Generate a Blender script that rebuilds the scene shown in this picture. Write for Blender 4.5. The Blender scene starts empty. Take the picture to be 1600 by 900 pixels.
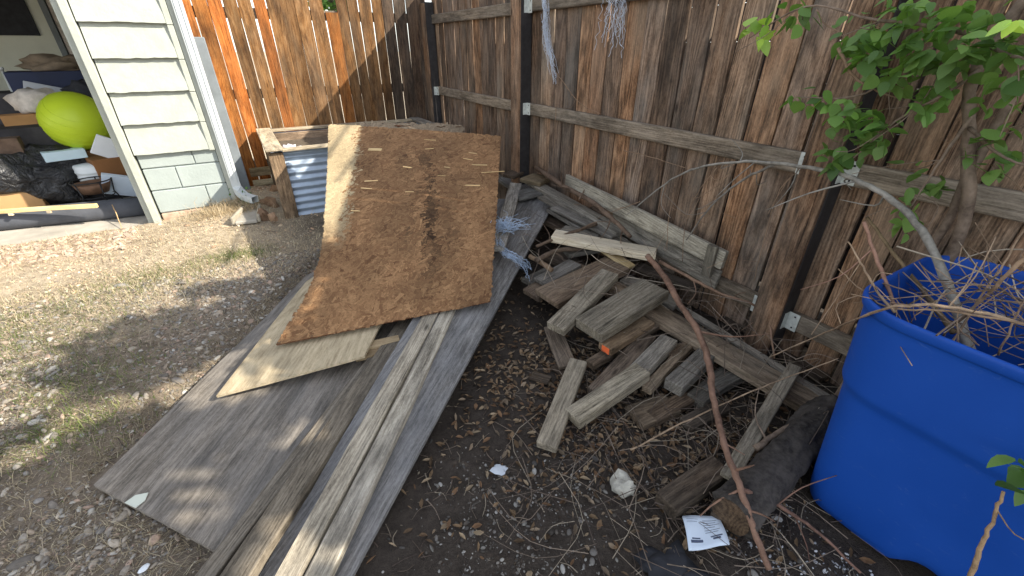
import bpy, bmesh, math, random
import numpy as np
from mathutils import Vector, Matrix

random.seed(7)
rng = np.random.default_rng(7)
scene = bpy.context.scene
COL = scene.collection

# ------------------------------------------------------------------ camera, light, exposure
CAM_H = 1.40
PITCH, YAW = math.radians(29.5), math.radians(30.4)
FPX = 660.0                                    # focal length in pixels of a 1600 px wide picture
cam_data = bpy.data.cameras.new("camera")
cam_data.sensor_width = 36.0
cam_data.lens = 36.0 * FPX / 1600.0
cam_data.clip_start, cam_data.clip_end = 0.02, 800.0
cam = bpy.data.objects.new("camera", cam_data)
cam.location = (0, 0, CAM_H)
cam.rotation_euler = (math.radians(90) - PITCH, 0, -YAW)
COL.objects.link(cam)
scene.camera = cam

SUN_DIR = Vector((1.0, -0.88, 0.90)).normalized()        # towards the sun
SUN_EL = math.asin(SUN_DIR.z)
world = bpy.data.worlds.new("World")
scene.world = world
world.use_nodes = True
wn = world.node_tree
wn.nodes.clear()
sky = wn.nodes.new("ShaderNodeTexSky")
sky.sky_type = 'NISHITA'
sky.sun_disc = False
sky.sun_elevation = SUN_EL
sky.sun_rotation = math.atan2(SUN_DIR.x, SUN_DIR.y)
sky.dust_density = 0.7
sky.air_density = 1.0
hsv = wn.nodes.new("ShaderNodeHueSaturation")
hsv.inputs["Saturation"].default_value = 0.38
bg = wn.nodes.new("ShaderNodeBackground")
bg.inputs["Strength"].default_value = 0.15
wo = wn.nodes.new("ShaderNodeOutputWorld")
wn.links.new(sky.outputs[0], hsv.inputs["Color"])
wn.links.new(hsv.outputs[0], bg.inputs[0])
wn.links.new(bg.outputs[0], wo.inputs[0])

sun_data = bpy.data.lights.new("sun", 'SUN')
sun_data.energy = 3.5
sun_data.angle = math.radians(0.55)
sun_data.color = (1.0, 0.93, 0.80)
sun = bpy.data.objects.new("sun", sun_data)
sun.rotation_euler = (-SUN_DIR).to_track_quat('-Z', 'Y').to_euler()
sun.location = (4, -4, 6)
COL.objects.link(sun)

vs = scene.view_settings
scene.display_settings.display_device = 'sRGB'
vs.view_transform = 'Standard'
vs.look = 'None'
vs.gamma = 1.0
vs.use_curve_mapping = False
vs.exposure = 1.40
scene.cycles.use_denoising = True
scene.cycles.max_bounces = 5

# ------------------------------------------------------------------ helpers
_F = np.array([math.sin(YAW) * math.cos(PITCH), math.cos(YAW) * math.cos(PITCH), -math.sin(PITCH)])
_R = np.array([math.cos(YAW), -math.sin(YAW), 0.0])
_U = np.cross(_R, _F)
_C = np.array([0, 0, CAM_H])


def ray(x, y):
    return _F + _R * (x - 800) / FPX - _U * (y - 450) / FPX


def at(x, y, z=None, X=None, Y=None):
    """the place in the yard seen at a pixel of the photo, at a known height (z), fence distance (X) or depth (Y)"""
    d = ray(x, y)
    t = (z - CAM_H) / d[2] if z is not None else (X / d[0] if X is not None else Y / d[1])
    return _C + d * t


def tag(o, label=None, cat=None, group=None, kind=None):
    if label:
        o["label"] = label
    if cat:
        o["category"] = cat
    if group:
        o["group"] = group
    if kind:
        o["kind"] = kind
    return o


def empty(name, loc=(0, 0, 0), label=None, cat=None, group=None, kind=None):
    o = bpy.data.objects.new(name, None)
    o.empty_display_size = 0.05
    o.location = loc
    COL.objects.link(o)
    return tag(o, label, cat, group, kind)


def link(name, me, mat=None, parent=None, loc=None, rot=None, tint=None):
    o = bpy.data.objects.new(name, me)
    COL.objects.link(o)
    if mat is not None and len(me.materials) == 0:
        me.materials.append(mat)
    if parent is not None:
        o.parent = parent
    if loc is not None:
        o.location = loc
    if rot is not None:
        o.rotation_euler = rot
    if tint is not None:
        o.color = (tint[0], tint[1], tint[2], 1)
    return o




def mesh_from(name, verts, faces, smooth=False, cols=None):
    me = bpy.data.meshes.new(name)
    me.from_pydata([tuple(v) for v in verts], [], [tuple(f) for f in faces])
    if smooth:
        me.polygons.foreach_set("use_smooth", np.ones(len(me.polygons), bool))
    if cols is not None:
        a = me.color_attributes.new("col", 'FLOAT_COLOR', 'POINT')
        c = np.ones((len(verts), 4), np.float32)
        c[:, :3] = cols
        a.data.foreach_set("color", c.ravel())
    me.update()
    return me


def tri_mesh(name, V, F, cols=None, smooth=False):
    """large triangle meshes straight from arrays"""
    me = bpy.data.meshes.new(name)
    nv, nf = len(V), len(F)
    me.vertices.add(nv)
    me.vertices.foreach_set("co", np.asarray(V, np.float32).ravel())
    me.loops.add(nf * 3)
    me.loops.foreach_set("vertex_index", np.asarray(F, np.int32).ravel())
    me.polygons.add(nf)
    me.polygons.foreach_set("loop_start", np.arange(0, nf * 3, 3, dtype=np.int32))
    me.polygons.foreach_set("use_smooth", np.full(nf, smooth, bool))
    if cols is not None:
        a = me.color_attributes.new("col", 'FLOAT_COLOR', 'POINT')
        c = np.ones((nv, 4), np.float32)
        c[:, :3] = cols
        a.data.foreach_set("color", c.ravel())
    me.update(calc_edges=True)
    me.validate()
    return me


def scatter(name, base_v, base_f, M, L, cols, smooth=False):
    """copies of one small shape: M (n,3,3), L (n,3), cols (n,3) joined into one mesh"""
    n, k = len(L), len(base_v)
    V = np.einsum('nij,kj->nki', M, base_v) + L[:, None, :]
    F = (np.asarray(base_f)[None] + (np.arange(n) * k)[:, None, None]).reshape(-1, 3)
    return tri_mesh(name, V.reshape(-1, 3), F, np.repeat(cols, k, axis=0), smooth)


def rot_z(a):
    c, s, o, z = np.cos(a), np.sin(a), np.ones_like(a), np.zeros_like(a)
    return np.stack([np.stack([c, -s, z], -1), np.stack([s, c, z], -1), np.stack([z, z, o], -1)], -2)


def rot_x(a):
    c, s, o, z = np.cos(a), np.sin(a), np.ones_like(a), np.zeros_like(a)
    return np.stack([np.stack([o, z, z], -1), np.stack([z, c, -s], -1), np.stack([z, s, c], -1)], -2)


def rot_y(a):
    c, s, o, z = np.cos(a), np.sin(a), np.ones_like(a), np.zeros_like(a)
    return np.stack([np.stack([c, z, s], -1), np.stack([z, o, z], -1), np.stack([-s, z, c], -1)], -2)


def vnoise(x, y, seed=0):
    """cheap smooth value noise, arrays in, about -1..1 out"""
    x = np.asarray(x, float)
    y = np.asarray(y, float)
    xi, yi = np.floor(x), np.floor(y)
    fx, fy = x - xi, y - yi
    fx, fy = fx * fx * (3 - 2 * fx), fy * fy * (3 - 2 * fy)

    def h(a, b):
        s = np.sin(a * 127.1 + b * 311.7 + seed * 74.7) * 43758.5453
        return (s - np.floor(s)) * 2 - 1
    return (h(xi, yi) * (1 - fx) + h(xi + 1, yi) * fx) * (1 - fy) + (h(xi, yi + 1) * (1 - fx) + h(xi + 1, yi + 1) * fx) * fy


def sstep(a, b, x):
    t = np.clip((np.asarray(x, float) - a) / (b - a), 0, 1)
    return t * t * (3 - 2 * t)


def gz(x, y):
    """height of the ground"""
    x = np.asarray(x, float)
    y = np.asarray(y, float)
    z = 0.012 * vnoise(x * 1.7, y * 1.7, 1) + 0.007 * vnoise(x * 6, y * 6, 2) + 0.003 * vnoise(x * 19, y * 19, 3)
    z += 0.095 * np.exp(-(((x + 0.25) / 0.38) ** 2 + ((y - 4.85) / 0.45) ** 2))
    z += 0.05 * np.exp(-(((x - 0.1) / 0.5) ** 2 + ((y - 5.2) / 0.5) ** 2))
    d = (-(x + 0.83) * 0.815 + (y - 1.66) * 0.58)          # left of the grey plywood the gravel stands higher
    z += 0.045 * sstep(0.02, 0.14, d) * sstep(0.2, 0.5, (x + 0.83) * 0.575 + (y - 1.65) * 0.818 + .45)
    return z


# ------------------------------------------------------------------ materials
MATS = {}


class NT:
    def __init__(self, name):
        self.m = bpy.data.materials.new(name)
        self.m.use_nodes = True
        self.t = self.m.node_tree
        self.b = self.t.nodes["Principled BSDF"]
        self.b.inputs["Specular IOR Level"].default_value = 0.25
        MATS[name] = self.m

    def n(self, kind, **kw):
        nd = self.t.nodes.new(kind)
        for k, v in kw.items():
            if k.startswith("i_"):
                nd.inputs[k[2:].replace("_", " ")].default_value = v
            else:
                setattr(nd, k, v)
        return nd

    def l(self, a, b):
        self.t.links.new(a, b)

    def math(self, op, a, b=None, c=None, clamp=False):
        nd = self.n("ShaderNodeMath", operation=op, use_clamp=clamp)
        for i, v in enumerate((a, b, c)):
            if v is None:
                continue
            if isinstance(v, (int, float)):
                nd.inputs[i].default_value = v
            else:
                self.l(v, nd.inputs[i])
        return nd.outputs[0]

    def vmath(self, op, a, b=None):
        nd = self.n("ShaderNodeVectorMath", operation=op)
        for i, v in enumerate((a, b)):
            if v is None:
                continue
            if isinstance(v, (tuple, list)):
                nd.inputs[i].default_value = v
            else:
                self.l(v, nd.inputs[i])
        return nd.outputs[0]

    def noise(self, vec, scale, detail=4, rough=0.55, dist=0.0):
        nd = self.n("ShaderNodeTexNoise")
        nd.inputs["Scale"].default_value = scale
        nd.inputs["Detail"].default_value = detail
        nd.inputs["Roughness"].default_value = rough
        nd.inputs["Distortion"].default_value = dist
        self.l(vec, nd.inputs["Vector"])
        return nd.outputs["Fac"]

    def ramp(self, fac, stops, interp='LINEAR'):
        nd = self.n("ShaderNodeValToRGB")
        cr = nd.color_ramp
        cr.interpolation = interp
        while len(cr.elements) < len(stops):
            cr.elements.new(0.5)
        for e, (p, c) in zip(cr.elements, stops):
            e.position = p
            e.color = (c, c, c, 1) if isinstance(c, (int, float)) else (*c, 1)
        self.l(fac, nd.inputs[0])
        return nd.outputs[0]

    def mix(self, fac, a, b, mode='MIX'):
        nd = self.n("ShaderNodeMix", data_type='RGBA', blend_type=mode)
        for s, v in ((0, fac), (6, a), (7, b)):
            if isinstance(v, (int, float)):
                nd.inputs[s].default_value = v
            elif isinstance(v, tuple):
                nd.inputs[s].default_value = (*v, 1)
            else:
                self.l(v, nd.inputs[s])
        return nd.outputs[2]

    def bump(self, h, strength=0.4, dist=0.004):
        nd = self.n("ShaderNodeBump")
        nd.inputs["Strength"].default_value = strength
        nd.inputs["Distance"].default_value = dist
        self.l(h, nd.inputs["Height"])
        self.l(nd.outputs[0], self.b.inputs["Normal"])

    def coords(self, per_object=True):
        tc = self.n("ShaderNodeTexCoord")
        v = tc.outputs["Object"]
        if per_object:
            oi = self.n("ShaderNodeObjectInfo")
            r = self.vmath('SCALE', (31.7, 17.3, 43.1))
            self.l(oi.outputs["Random"], r.node.inputs["Scale"])
            v = self.vmath('ADD', v, r)
            self.rand = oi.outputs["Random"]
            self.ocol = oi.outputs["Color"]
        return v

    def out(self, col, rough=0.85):
        self.l(col, self.b.inputs["Base Color"])
        if isinstance(rough, (int, float)):
            self.b.inputs["Roughness"].default_value = rough
        else:
            self.l(rough, self.b.inputs["Roughness"])


def wood(name, dark, mid, light, grey=None, grey_amt=0.5, band=0.35, knots=True, fine=1.0, crack=0.8, rough=0.85, bump=0.55, blotch=(0.35, 0.7), stain=0.45):
    """weathered timber, grain along local X"""
    t = NT(name)
    v = t.coords()
    st = t.vmath('MULTIPLY', v, (3.5, 70 * fine, 70 * fine))
    fib = t.noise(st, 1.0, 9, 0.72)
    st3 = t.vmath('MULTIPLY', v, (14.0, 260 * fine, 260 * fine))
    fib2 = t.noise(st3, 1.0, 4, 0.65)
    wob = t.noise(t.vmath('MULTIPLY', v, (5, 16, 16)), 1.0, 3, 0.6)
    st2 = t.vmath('MULTIPLY', v, (0.55, 7 * fine, 7 * fine))
    low = t.noise(st2, 1.0, 0, 0.4, 0.0)
    low = t.math('ADD', low, t.math('MULTIPLY', wob, 0.035))
    ringf = t.math('SINE', t.math('MULTIPLY', low, 130.0))
    ring = t.math('MULTIPLY_ADD', ringf, 0.5, 0.5)
    f = t.math('ADD', t.math('MULTIPLY', fib, 1.05 - band * 0.6), t.math('MULTIPLY', t.math('SUBTRACT', ring, 0.5), band * 0.55))
    f = t.math('ADD', f, t.math('MULTIPLY', t.math('SUBTRACT', fib2, 0.5), 0.6))
    f = t.math('ADD', f, 0.1)
    mott = t.noise(t.vmath('MULTIPLY', v, (7, 16, 16)), 1.0, 6, 0.7)
    f = t.math('ADD', f, t.math('MULTIPLY', t.math('SUBTRACT', mott, 0.5), 0.42))
    spk = t.noise(t.vmath('MULTIPLY', v, (70, 150, 150)), 1.0, 5, 0.75)
    f = t.math('ADD', f, t.math('MULTIPLY', t.math('SUBTRACT', spk, 0.5), 0.55))
    col = t.ramp(f, [(0.29, dark), (0.50, mid), (0.74, light)])
    if grey is not None:
        bl = t.noise(t.vmath('MULTIPLY', v, (1.6, 5, 5)), 1.0, 4, 0.6)
        bl = t.ramp(bl, [(blotch[0], 0.0), (blotch[1], grey_amt)])
        gcol = t.mix(f, tuple(c * 0.45 for c in grey), tuple(c * 1.5 for c in grey))
        col = t.mix(bl, col, gcol)
    height = f
    if knots:
        vo = t.n("ShaderNodeTexVoronoi", feature='F1')
        vo.inputs["Randomness"].default_value = 1.0
        vo.inputs["Scale"].default_value = 1.0
        t.l(t.vmath('MULTIPLY', v, (2.3, 6.5, 0.4)), vo.inputs["Vector"])
        kn = t.ramp(vo.outputs["Distance"], [(0.05, 0.8), (0.095, 0.0)])
        col = t.mix(kn, col, tuple(c * 0.35 for c in dark))
        height = t.math('SUBTRACT', height, t.math('MULTIPLY', kn, 0.3))
    ck = t.noise(t.vmath('MULTIPLY', v, (1.6, 110, 110)), 1.0, 3, 0.6)
    ck = t.ramp(ck, [(0.27, crack), (0.325, 0.0)])
    col = t.mix(ck, col, tuple(c * 0.22 for c in dark))
    height = t.math('SUBTRACT', height, ck)
    var = t.math('MULTIPLY_ADD', t.rand, 0.5, 0.75)
    stn = t.noise(t.vmath('MULTIPLY', v, (2.6, 8, 8)), 1.0, 5, 0.7)
    stn = t.ramp(stn, [(0.36, stain), (0.56, 1.06)])
    col = t.mix(1.0, col, stn, 'MULTIPLY')
    col = t.mix(1.0, col, t.ocol, 'MULTIPLY')
    vv = t.n("ShaderNodeHueSaturation")
    t.l(col, vv.inputs["Color"])
    t.l(var, vv.inputs["Value"])
    t.out(vv.outputs[0], rough)
    t.bump(height, bump, 0.004)
    return t.m


W_PICKET = wood("picket_wood", (0.040, 0.023, 0.014), (0.190, 0.112, 0.067), (0.40, 0.265, 0.175), grey=(0.185, 0.16, 0.135), grey_amt=0.85, band=0.30)
W_ORANGE = wood("stained_wood", (0.13, 0.042, 0.010), (0.33, 0.115, 0.026), (0.47, 0.20, 0.062), grey=(0.15, 0.085, 0.042), grey_amt=0.8, band=0.28, blotch=(0.42, 0.75))
W_RAIL = wood("rail_wood", (0.07, 0.052, 0.036), (0.19, 0.148, 0.105), (0.34, 0.275, 0.205), grey=(0.2, 0.175, 0.145), grey_amt=0.6, band=0.2)
W_GREY = wood("grey_weathered_wood", (0.075, 0.064, 0.051), (0.225, 0.198, 0.160), (0.42, 0.38, 0.315), grey=(0.22, 0.205, 0.185), grey_amt=0.6, band=0.22, crack=0.9, stain=0.6)
W_BROWN = wood("brown_lumber", (0.055, 0.037, 0.025), (0.165, 0.118, 0.082), (0.32, 0.245, 0.175), grey=(0.2, 0.18, 0.155), grey_amt=0.6, band=0.26)
W_FRESH = wood("fresh_lumber", (0.34, 0.25, 0.15), (0.55, 0.44, 0.29), (0.68, 0.57, 0.41), grey=(0.45, 0.42, 0.36), grey_amt=0.4, band=0.25, crack=0.4, stain=0.85)
W_PLY = wood("weathered_plywood", (0.050, 0.045, 0.040), (0.145, 0.133, 0.118), (0.29, 0.272, 0.25), grey=(0.15, 0.152, 0.158), grey_amt=0.8, band=0.12, knots=False, fine=0.9, bump=0.5, crack=0.75, stain=0.72)
W_TAN = wood("tan_plywood", (0.25, 0.19, 0.115), (0.40, 0.32, 0.205), (0.52, 0.43, 0.29), grey=(0.33, 0.27, 0.18), grey_amt=0.6, band=0.2, knots=False, fine=0.6, bump=0.25, crack=0.25, stain=0.8)
W_TRIM = wood("bleached_trim", (0.27, 0.20, 0.12), (0.46, 0.37, 0.25), (0.60, 0.50, 0.36), grey=(0.38, 0.33, 0.26), grey_amt=0.6, band=0.3, crack=0.6)


def simple(name, col, rough=0.7, noise_amt=0.25, scale=6, bump=0.15, metallic=0.0, spec=0.3, bscale=30):
    t = NT(name)
    v = t.coords()
    n = t.noise(v, scale, 5, 0.6)
    c = t.mix(t.ramp(n, [(0.3, 0.0), (0.7, 1.0)]), tuple(x * (1 - noise_amt) for x in col), tuple(min(1, x * (1 + noise_amt)) for x in col))
    c = t.mix(1.0, c, t.ocol, 'MULTIPLY')
    t.out(c, rough)
    t.b.inputs["Metallic"].default_value = metallic
    t.b.inputs["Specular IOR Level"].default_value = spec
    if bump:
        t.bump(t.noise(v, bscale, 4, 0.6), bump, 0.006)
    return t.m


def vcol(name, rough=0.9, noise_amt=0.3, scale=60, bump=0.3, translucent=0.0):
    """colour carried by each piece"""
    t = NT(name)
    a = t.n("ShaderNodeVertexColor", layer_name="col")
    v = t.coords(False)
    n = t.noise(v, scale, 4, 0.6)
    c = t.mix(t.ramp(n, [(0.25, 0.0), (0.75, 1.0)]), (1 - noise_amt,) * 3, (1 + noise_amt * 0.6,) * 3)
    c = t.mix(1.0, a.outputs[0], c, 'MULTIPLY')
    t.out(c, rough)
    if bump:
        t.bump(n, bump, 0.003)
    if translucent:
        tr = t.n("ShaderNodeBsdfTranslucent")
        t.l(c, tr.inputs["Color"])
        mx = t.n("ShaderNodeMixShader")
        mx.inputs[0].default_value = translucent
        t.l(t.b.outputs[0], mx.inputs[1])
        t.l(tr.outputs[0], mx.inputs[2])
        t.l(mx.outputs[0], t.t.nodes["Material Output"].inputs["Surface"])
    return t.m


M_STONE = vcol("gravel_stone", 0.85, 0.25, 90)
M_LITTER = vcol("dead_leaf", 0.85, 0.3, 60, translucent=0.15)
M_STRAW = vcol("dry_straw", 0.8, 0.2, 40, 0, translucent=0.2)
M_TWIG = vcol("dead_twig", 0.85, 0.35, 80)
M_FLAKE = vcol("wood_strand", 0.8, 0.3, 110, 0.5)


def leaf_mat():
    t = NT("green_leaf")
    v = t.coords()
    n = t.noise(v, 30, 3, 0.5)
    c = t.mix(t.rand, (0.10, 0.20, 0.055), (0.22, 0.36, 0.10))
    c = t.mix(t.math('MULTIPLY', n, 0.5), c, (0.05, 0.10, 0.03))
    c = t.mix(1.0, c, t.ocol, 'MULTIPLY')
    t.out(c, 0.5)
    t.b.inputs["Specular IOR Level"].default_value = 0.4
    tr = t.n("ShaderNodeBsdfTranslucent")
    t.l(t.mix(1.0, c, (1.5, 1.7, 0.7), 'MULTIPLY'), tr.inputs["Color"])
    mx = t.n("ShaderNodeMixShader")
    mx.inputs[0].default_value = 0.35
    t.l(t.b.outputs[0], mx.inputs[1])
    t.l(tr.outputs[0], mx.inputs[2])
    t.l(mx.outputs[0], t.t.nodes["Material Output"].inputs["Surface"])
    return t.m


M_LEAF = leaf_mat()


def bark_mat(name, dark, light, ring=1.0):
    t = NT(name)
    v = t.coords()
    n = t.noise(v, 55, 6, 0.65)
    n2 = t.noise(v, 9, 4, 0.6)
    c = t.mix(t.ramp(n, [(0.3, 0.0), (0.7, 1.0)]), dark, light)
    c = t.mix(t.ramp(n2, [(0.4, 0.0), (0.7, 0.6)]), c, tuple(min(1, x * 1.6) for x in light))
    c = t.mix(1.0, c, t.ocol, 'MULTIPLY')
    t.out(c, 0.85)
    t.bump(n, 0.7, 0.006)
    return t.m


M_BARK = bark_mat("branch_bark", (0.075, 0.055, 0.042), (0.20, 0.155, 0.12))
M_BARKG = bark_mat("grey_bark", (0.16, 0.15, 0.135), (0.42, 0.40, 0.37))
M_LOG = bark_mat("log_bark", (0.012, 0.010, 0.009), (0.075, 0.065, 0.057))


def ground_mat():
    t = NT("yard_soil")
    a = t.n("ShaderNodeVertexColor", layer_name="col")
    v = t.coords(False)
    n1 = t.noise(v, 14, 8, 0.68)
    n2 = t.noise(v, 85, 5, 0.65)
    n3 = t.noise(v, 260, 3, 0.6)
    k = t.math('ADD', t.math('MULTIPLY', n1, 0.55), t.math('ADD', t.math('MULTIPLY', n2, 0.3), t.math('MULTIPLY', n3, 0.25)))
    c = t.mix(1.0, a.outputs[0], t.ramp(k, [(0.35, 0.38), (0.55, 0.95), (0.75, 1.55)]), 'MULTIPLY')
    t.out(c, 0.95)
    t.b.inputs["Specular IOR Level"].default_value = 0.1
    t.bump(k, 0.9, 0.02)
    return t.m


M_SOIL = ground_mat()
M_CONC = simple("concrete", (0.46, 0.42, 0.36), 0.9, 0.25, 5, 0.3, bscale=80)
M_STUCCO = simple("painted_siding", (0.385, 0.402, 0.352), 0.75, 0.09, 9, 0.6, bscale=26)
M_BLOCK = simple("painted_block", (0.33, 0.37, 0.355), 0.8, 0.09, 4, 0.4, bscale=50)
M_MORTAR = simple("mortar", (0.38, 0.42, 0.40), 0.9, 0.15, 30, 0.3)
M_BRICK = simple("old_brick", (0.42, 0.30, 0.22), 0.9, 0.3, 14, 0.4)
M_WHITE = simple("white_painted_metal", (0.55, 0.58, 0.58), 0.45, 0.06, 8, 0.05)
M_GREYP = simple("grey_painted_wood", (0.20, 0.22, 0.235), 0.75, 0.15, 8, 0.2)
M_GALV = simple("galvanised_steel", (0.42, 0.50, 0.60), 0.45, 0.12, 12, 0.06, metallic=0.35, spec=0.5)
M_TAB = simple("pale_bracket_metal", (0.62, 0.64, 0.60), 0.55, 0.2, 40, 0.1, metallic=0.25)
M_CHARCOAL = simple("charcoal_finish", (0.040, 0.036, 0.036), 0.7, 0.3, 20, 0.15)
M_HOLE = simple("black_gap", (0.010, 0.009, 0.008), 0.9, 0.1, 5, 0)
M_INWALL = simple("garage_inner_wall", (0.66, 0.67, 0.58), 0.85, 0.07, 3, 0.1)
M_DARK = simple("dark_cloth", (0.035, 0.036, 0.042), 0.85, 0.3, 12, 0.3)
M_ROLL = simple("rolled_felt", (0.085, 0.09, 0.105), 0.85, 0.2, 8, 0.25)
M_CARD = simple("cardboard", (0.40, 0.26, 0.14), 0.85, 0.12, 6, 0.1)
M_PAPER = simple("white_card", (0.74, 0.77, 0.80), 0.7, 0.05, 6, 0.05)
M_PLAST = simple("white_plastic", (0.72, 0.75, 0.76), 0.4, 0.05, 6, 0.02)
M_BALL = simple("green_rubber", (0.50, 0.64, 0.03), 0.42, 0.05, 3, 0.0, spec=0.35)
M_CLOTH = simple("pale_fabric", (0.55, 0.50, 0.45), 0.9, 0.25, 14, 0.5, bscale=18)
M_BROWNC = simple("brown_fabric", (0.20, 0.16, 0.125), 0.9, 0.3, 14, 0.5, bscale=18)
M_BLUEC = simple("navy_crate", (0.012, 0.020, 0.06), 0.5, 0.15, 5, 0.05)
M_BLACKM = simple("black_metal", (0.02, 0.02, 0.022), 0.5, 0.2, 10, 0.05)
M_RUST = simple("rusty_metal", (0.16, 0.09, 0.055), 0.7, 0.4, 18, 0.3)
M_TWINE = simple("frayed_plastic_twine", (0.60, 0.66, 0.76), 0.55, 0.2, 40, 0)
M_ROCK = simple("pale_rock", (0.37, 0.35, 0.30), 0.9, 0.45, 14, 0.8, bscale=25)
M_SHEET = simple("printed_paper", (0.66, 0.74, 0.84), 0.65, 0.04, 8, 0.05)
M_INK = simple("printing_ink", (0.09, 0.11, 0.17), 0.8, 0.2, 30, 0)
M_PAINT = simple("orange_paint", (0.85, 0.16, 0.05), 0.6, 0.1, 20, 0.1)


def bag_mat():
    t = NT("black_plastic_film")
    v = t.coords()
    t.b.inputs["Base Color"].default_value = (0.018, 0.018, 0.02, 1)
    t.b.inputs["Roughness"].default_value = 0.3
    t.b.inputs["Specular IOR Level"].default_value = 0.6
    n = t.noise(v, 9, 5, 0.6, 1.5)
    t.bump(n, 1.0, 0.05)
    return t.m


M_BAG = bag_mat()


def bin_mat():
    t = NT("blue_bin_plastic")
    v = t.coords()
    n = t.noise(v, 5, 5, 0.6)
    sc = t.noise(t.vmath('MULTIPLY', v, (9, 9, 16)), 2.2, 6, 0.75, 0.8)
    sc = t.ramp(sc, [(0.60, 0.0), (0.76, 0.20)])
    c = t.mix(n, (0.007, 0.060, 0.33), (0.011, 0.082, 0.42))
    c = t.mix(sc, c, (0.20, 0.30, 0.52))
    t.out(c, t.math('MULTIPLY_ADD', n, 0.2, 0.42))
    t.b.inputs["Specular IOR Level"].default_value = 0.25
    t.bump(t.noise(v, 220, 2, 0.5), 0.08, 0.002)
    return t.m


M_BIN = bin_mat()


# ------------------------------------------------------------------ shape makers
def box_mesh(name, sx, sy, sz, bevel=0.003, seg=1, warp=0.0, segx=1, origin='center', seed=0):
    bm = bmesh.new()
    bmesh.ops.create_cube(bm, size=1.0)
    for v in bm.verts:
        v.co = Vector((v.co.x * sx, v.co.y * sy, v.co.z * sz))
    if bevel > 0:
        bmesh.ops.bevel(bm, geom=bm.edges[:] , offset=bevel, segments=seg, affect='EDGES', profile=0.6)
    if segx > 1:
        for i in range(1, segx):
            x = -sx / 2 + sx * i / segx
            g = bmesh.ops.bisect_plane(bm, geom=bm.verts[:] + bm.edges[:] + bm.faces[:], plane_co=(x, 0, 0), plane_no=(1, 0, 0))
    if warp:
        r = random.Random(seed)
        p = [r.uniform(0, 6.28) for _ in range(4)]
        k = [r.uniform(0.6, 1.4) for _ in range(4)]
        for v in bm.verts:
            u = v.co.x / max(sx, 0.01)
            v.co.z += warp * math.sin(u * 3.1 * k[0] + p[0])
            v.co.y += warp * 0.8 * math.sin(u * 3.4 * k[1] + p[1])
            v.co.y += r.uniform(-1, 1) * 0.0012
            v.co.z += r.uniform(-1, 1) * 0.0009
    if origin == 'bottom':
        for v in bm.verts:
            v.co.z += sz / 2
    me = bpy.data.meshes.new(name)
    bm.to_mesh(me)
    bm.free()
    return me


def basis(xd, zd):
    x = Vector(xd).normalized()
    z = Vector(zd)
    z = (z - x * z.dot(x)).normalized()
    y = z.cross(x)
    return Matrix((x, y, z)).transposed()


def place_board(name, A, B, w, t, mat, label=None, cat=None, group=None, roll=0.0, tint=None, parent=None, warp=0.002, seed=None, up=(0, 0, 1)):
    """a length of timber whose top face runs with its middle from A to B"""
    A, B = Vector(A), Vector(B)
    L = (B - A).length
    me = box_mesh(name, L, w, t, bevel=min(0.004, t * 0.15), warp=warp, segx=max(2, int(L / 0.16)), seed=seed if seed is not None else hash((round(A.x, 3), round(B.y, 3))) % 1000)
    R = basis(B - A, up)
    if roll:
        R = R @ Matrix.Rotation(roll, 3, 'X')
    n = R.col[2]
    o = link(name, me, mat, parent, tint=tint)
    M = R.to_4x4()
    M.translation = (A + B) / 2 - n * (t / 2)
    if parent is not None:
        M = parent.matrix_basis.inverted() @ M
    o.matrix_basis = M
    if label:
        tag(o, label, cat, group)
    return o


def quad_board(name, c, zA, zB, t, mat, label, roll=0.0, tint=None, wscale=1.0, w=None, cat="board", group="loose boards in the scrap heap", ext=(0, 0)):
    """timber seen at four picture corners: end A (two), end B (two)"""
    a0, a1, b1, b0 = [at(*q, z=z) for q, z in zip(c, (zA, zA, zB, zB))]
    A, B = (a0 + a1) / 2, (b0 + b1) / 2
    d = (B - A) / np.linalg.norm(B - A)
    if w is None:
        w = np.mean([np.linalg.norm((p - q) - d * ((p - q) @ d)) for p, q in ((a0, a1), (b0, b1))]) * wscale
    A = A - d * ext[0]
    B = B + d * ext[1]
    return place_board(name, A, B, w, t, mat, label, cat, group, roll, tint)


def tube_arrays(pts, radii, sides=7, closed_end=True, knob=0.0, seed=0):
    pts = [np.asarray(p, float) for p in pts]
    r_ = np.random.default_rng(seed)
    V, F = [], []
    prev = None
    n = len(pts)
    for i, p in enumerate(pts):
        d = pts[min(i + 1, n - 1)] - pts[max(i - 1, 0)]
        d /= np.linalg.norm(d) + 1e-9
        if prev is None:
            a = np.array([0, 0, 1.0]) if abs(d[2]) < 0.9 else np.array([1.0, 0, 0])
        else:
            a = prev
        u = a - d * (a @ d)
        u /= np.linalg.norm(u) + 1e-9
        prev = u
        w = np.cross(d, u)
        rr = radii[i] * (1 + (knob * r_.uniform(-1, 1) if knob else 0))
        for k in range(sides):
            an = 2 * math.pi * k / sides
            rk = rr * (1 + (knob * 0.5 * r_.uniform(-1, 1) if knob else 0))
            V.append(p + (u * math.cos(an) + w * math.sin(an)) * rk)
    for i in range(n - 1):
        for k in range(sides):
            a, b = i * sides + k, i * sides + (k + 1) % sides
            F.append((a, b, b + sides, a + sides))
    if closed_end:
        F.append(tuple(range(sides))[::-1])
        F.append(tuple(range((n - 1) * sides, n * sides)))
    return V, F


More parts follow.
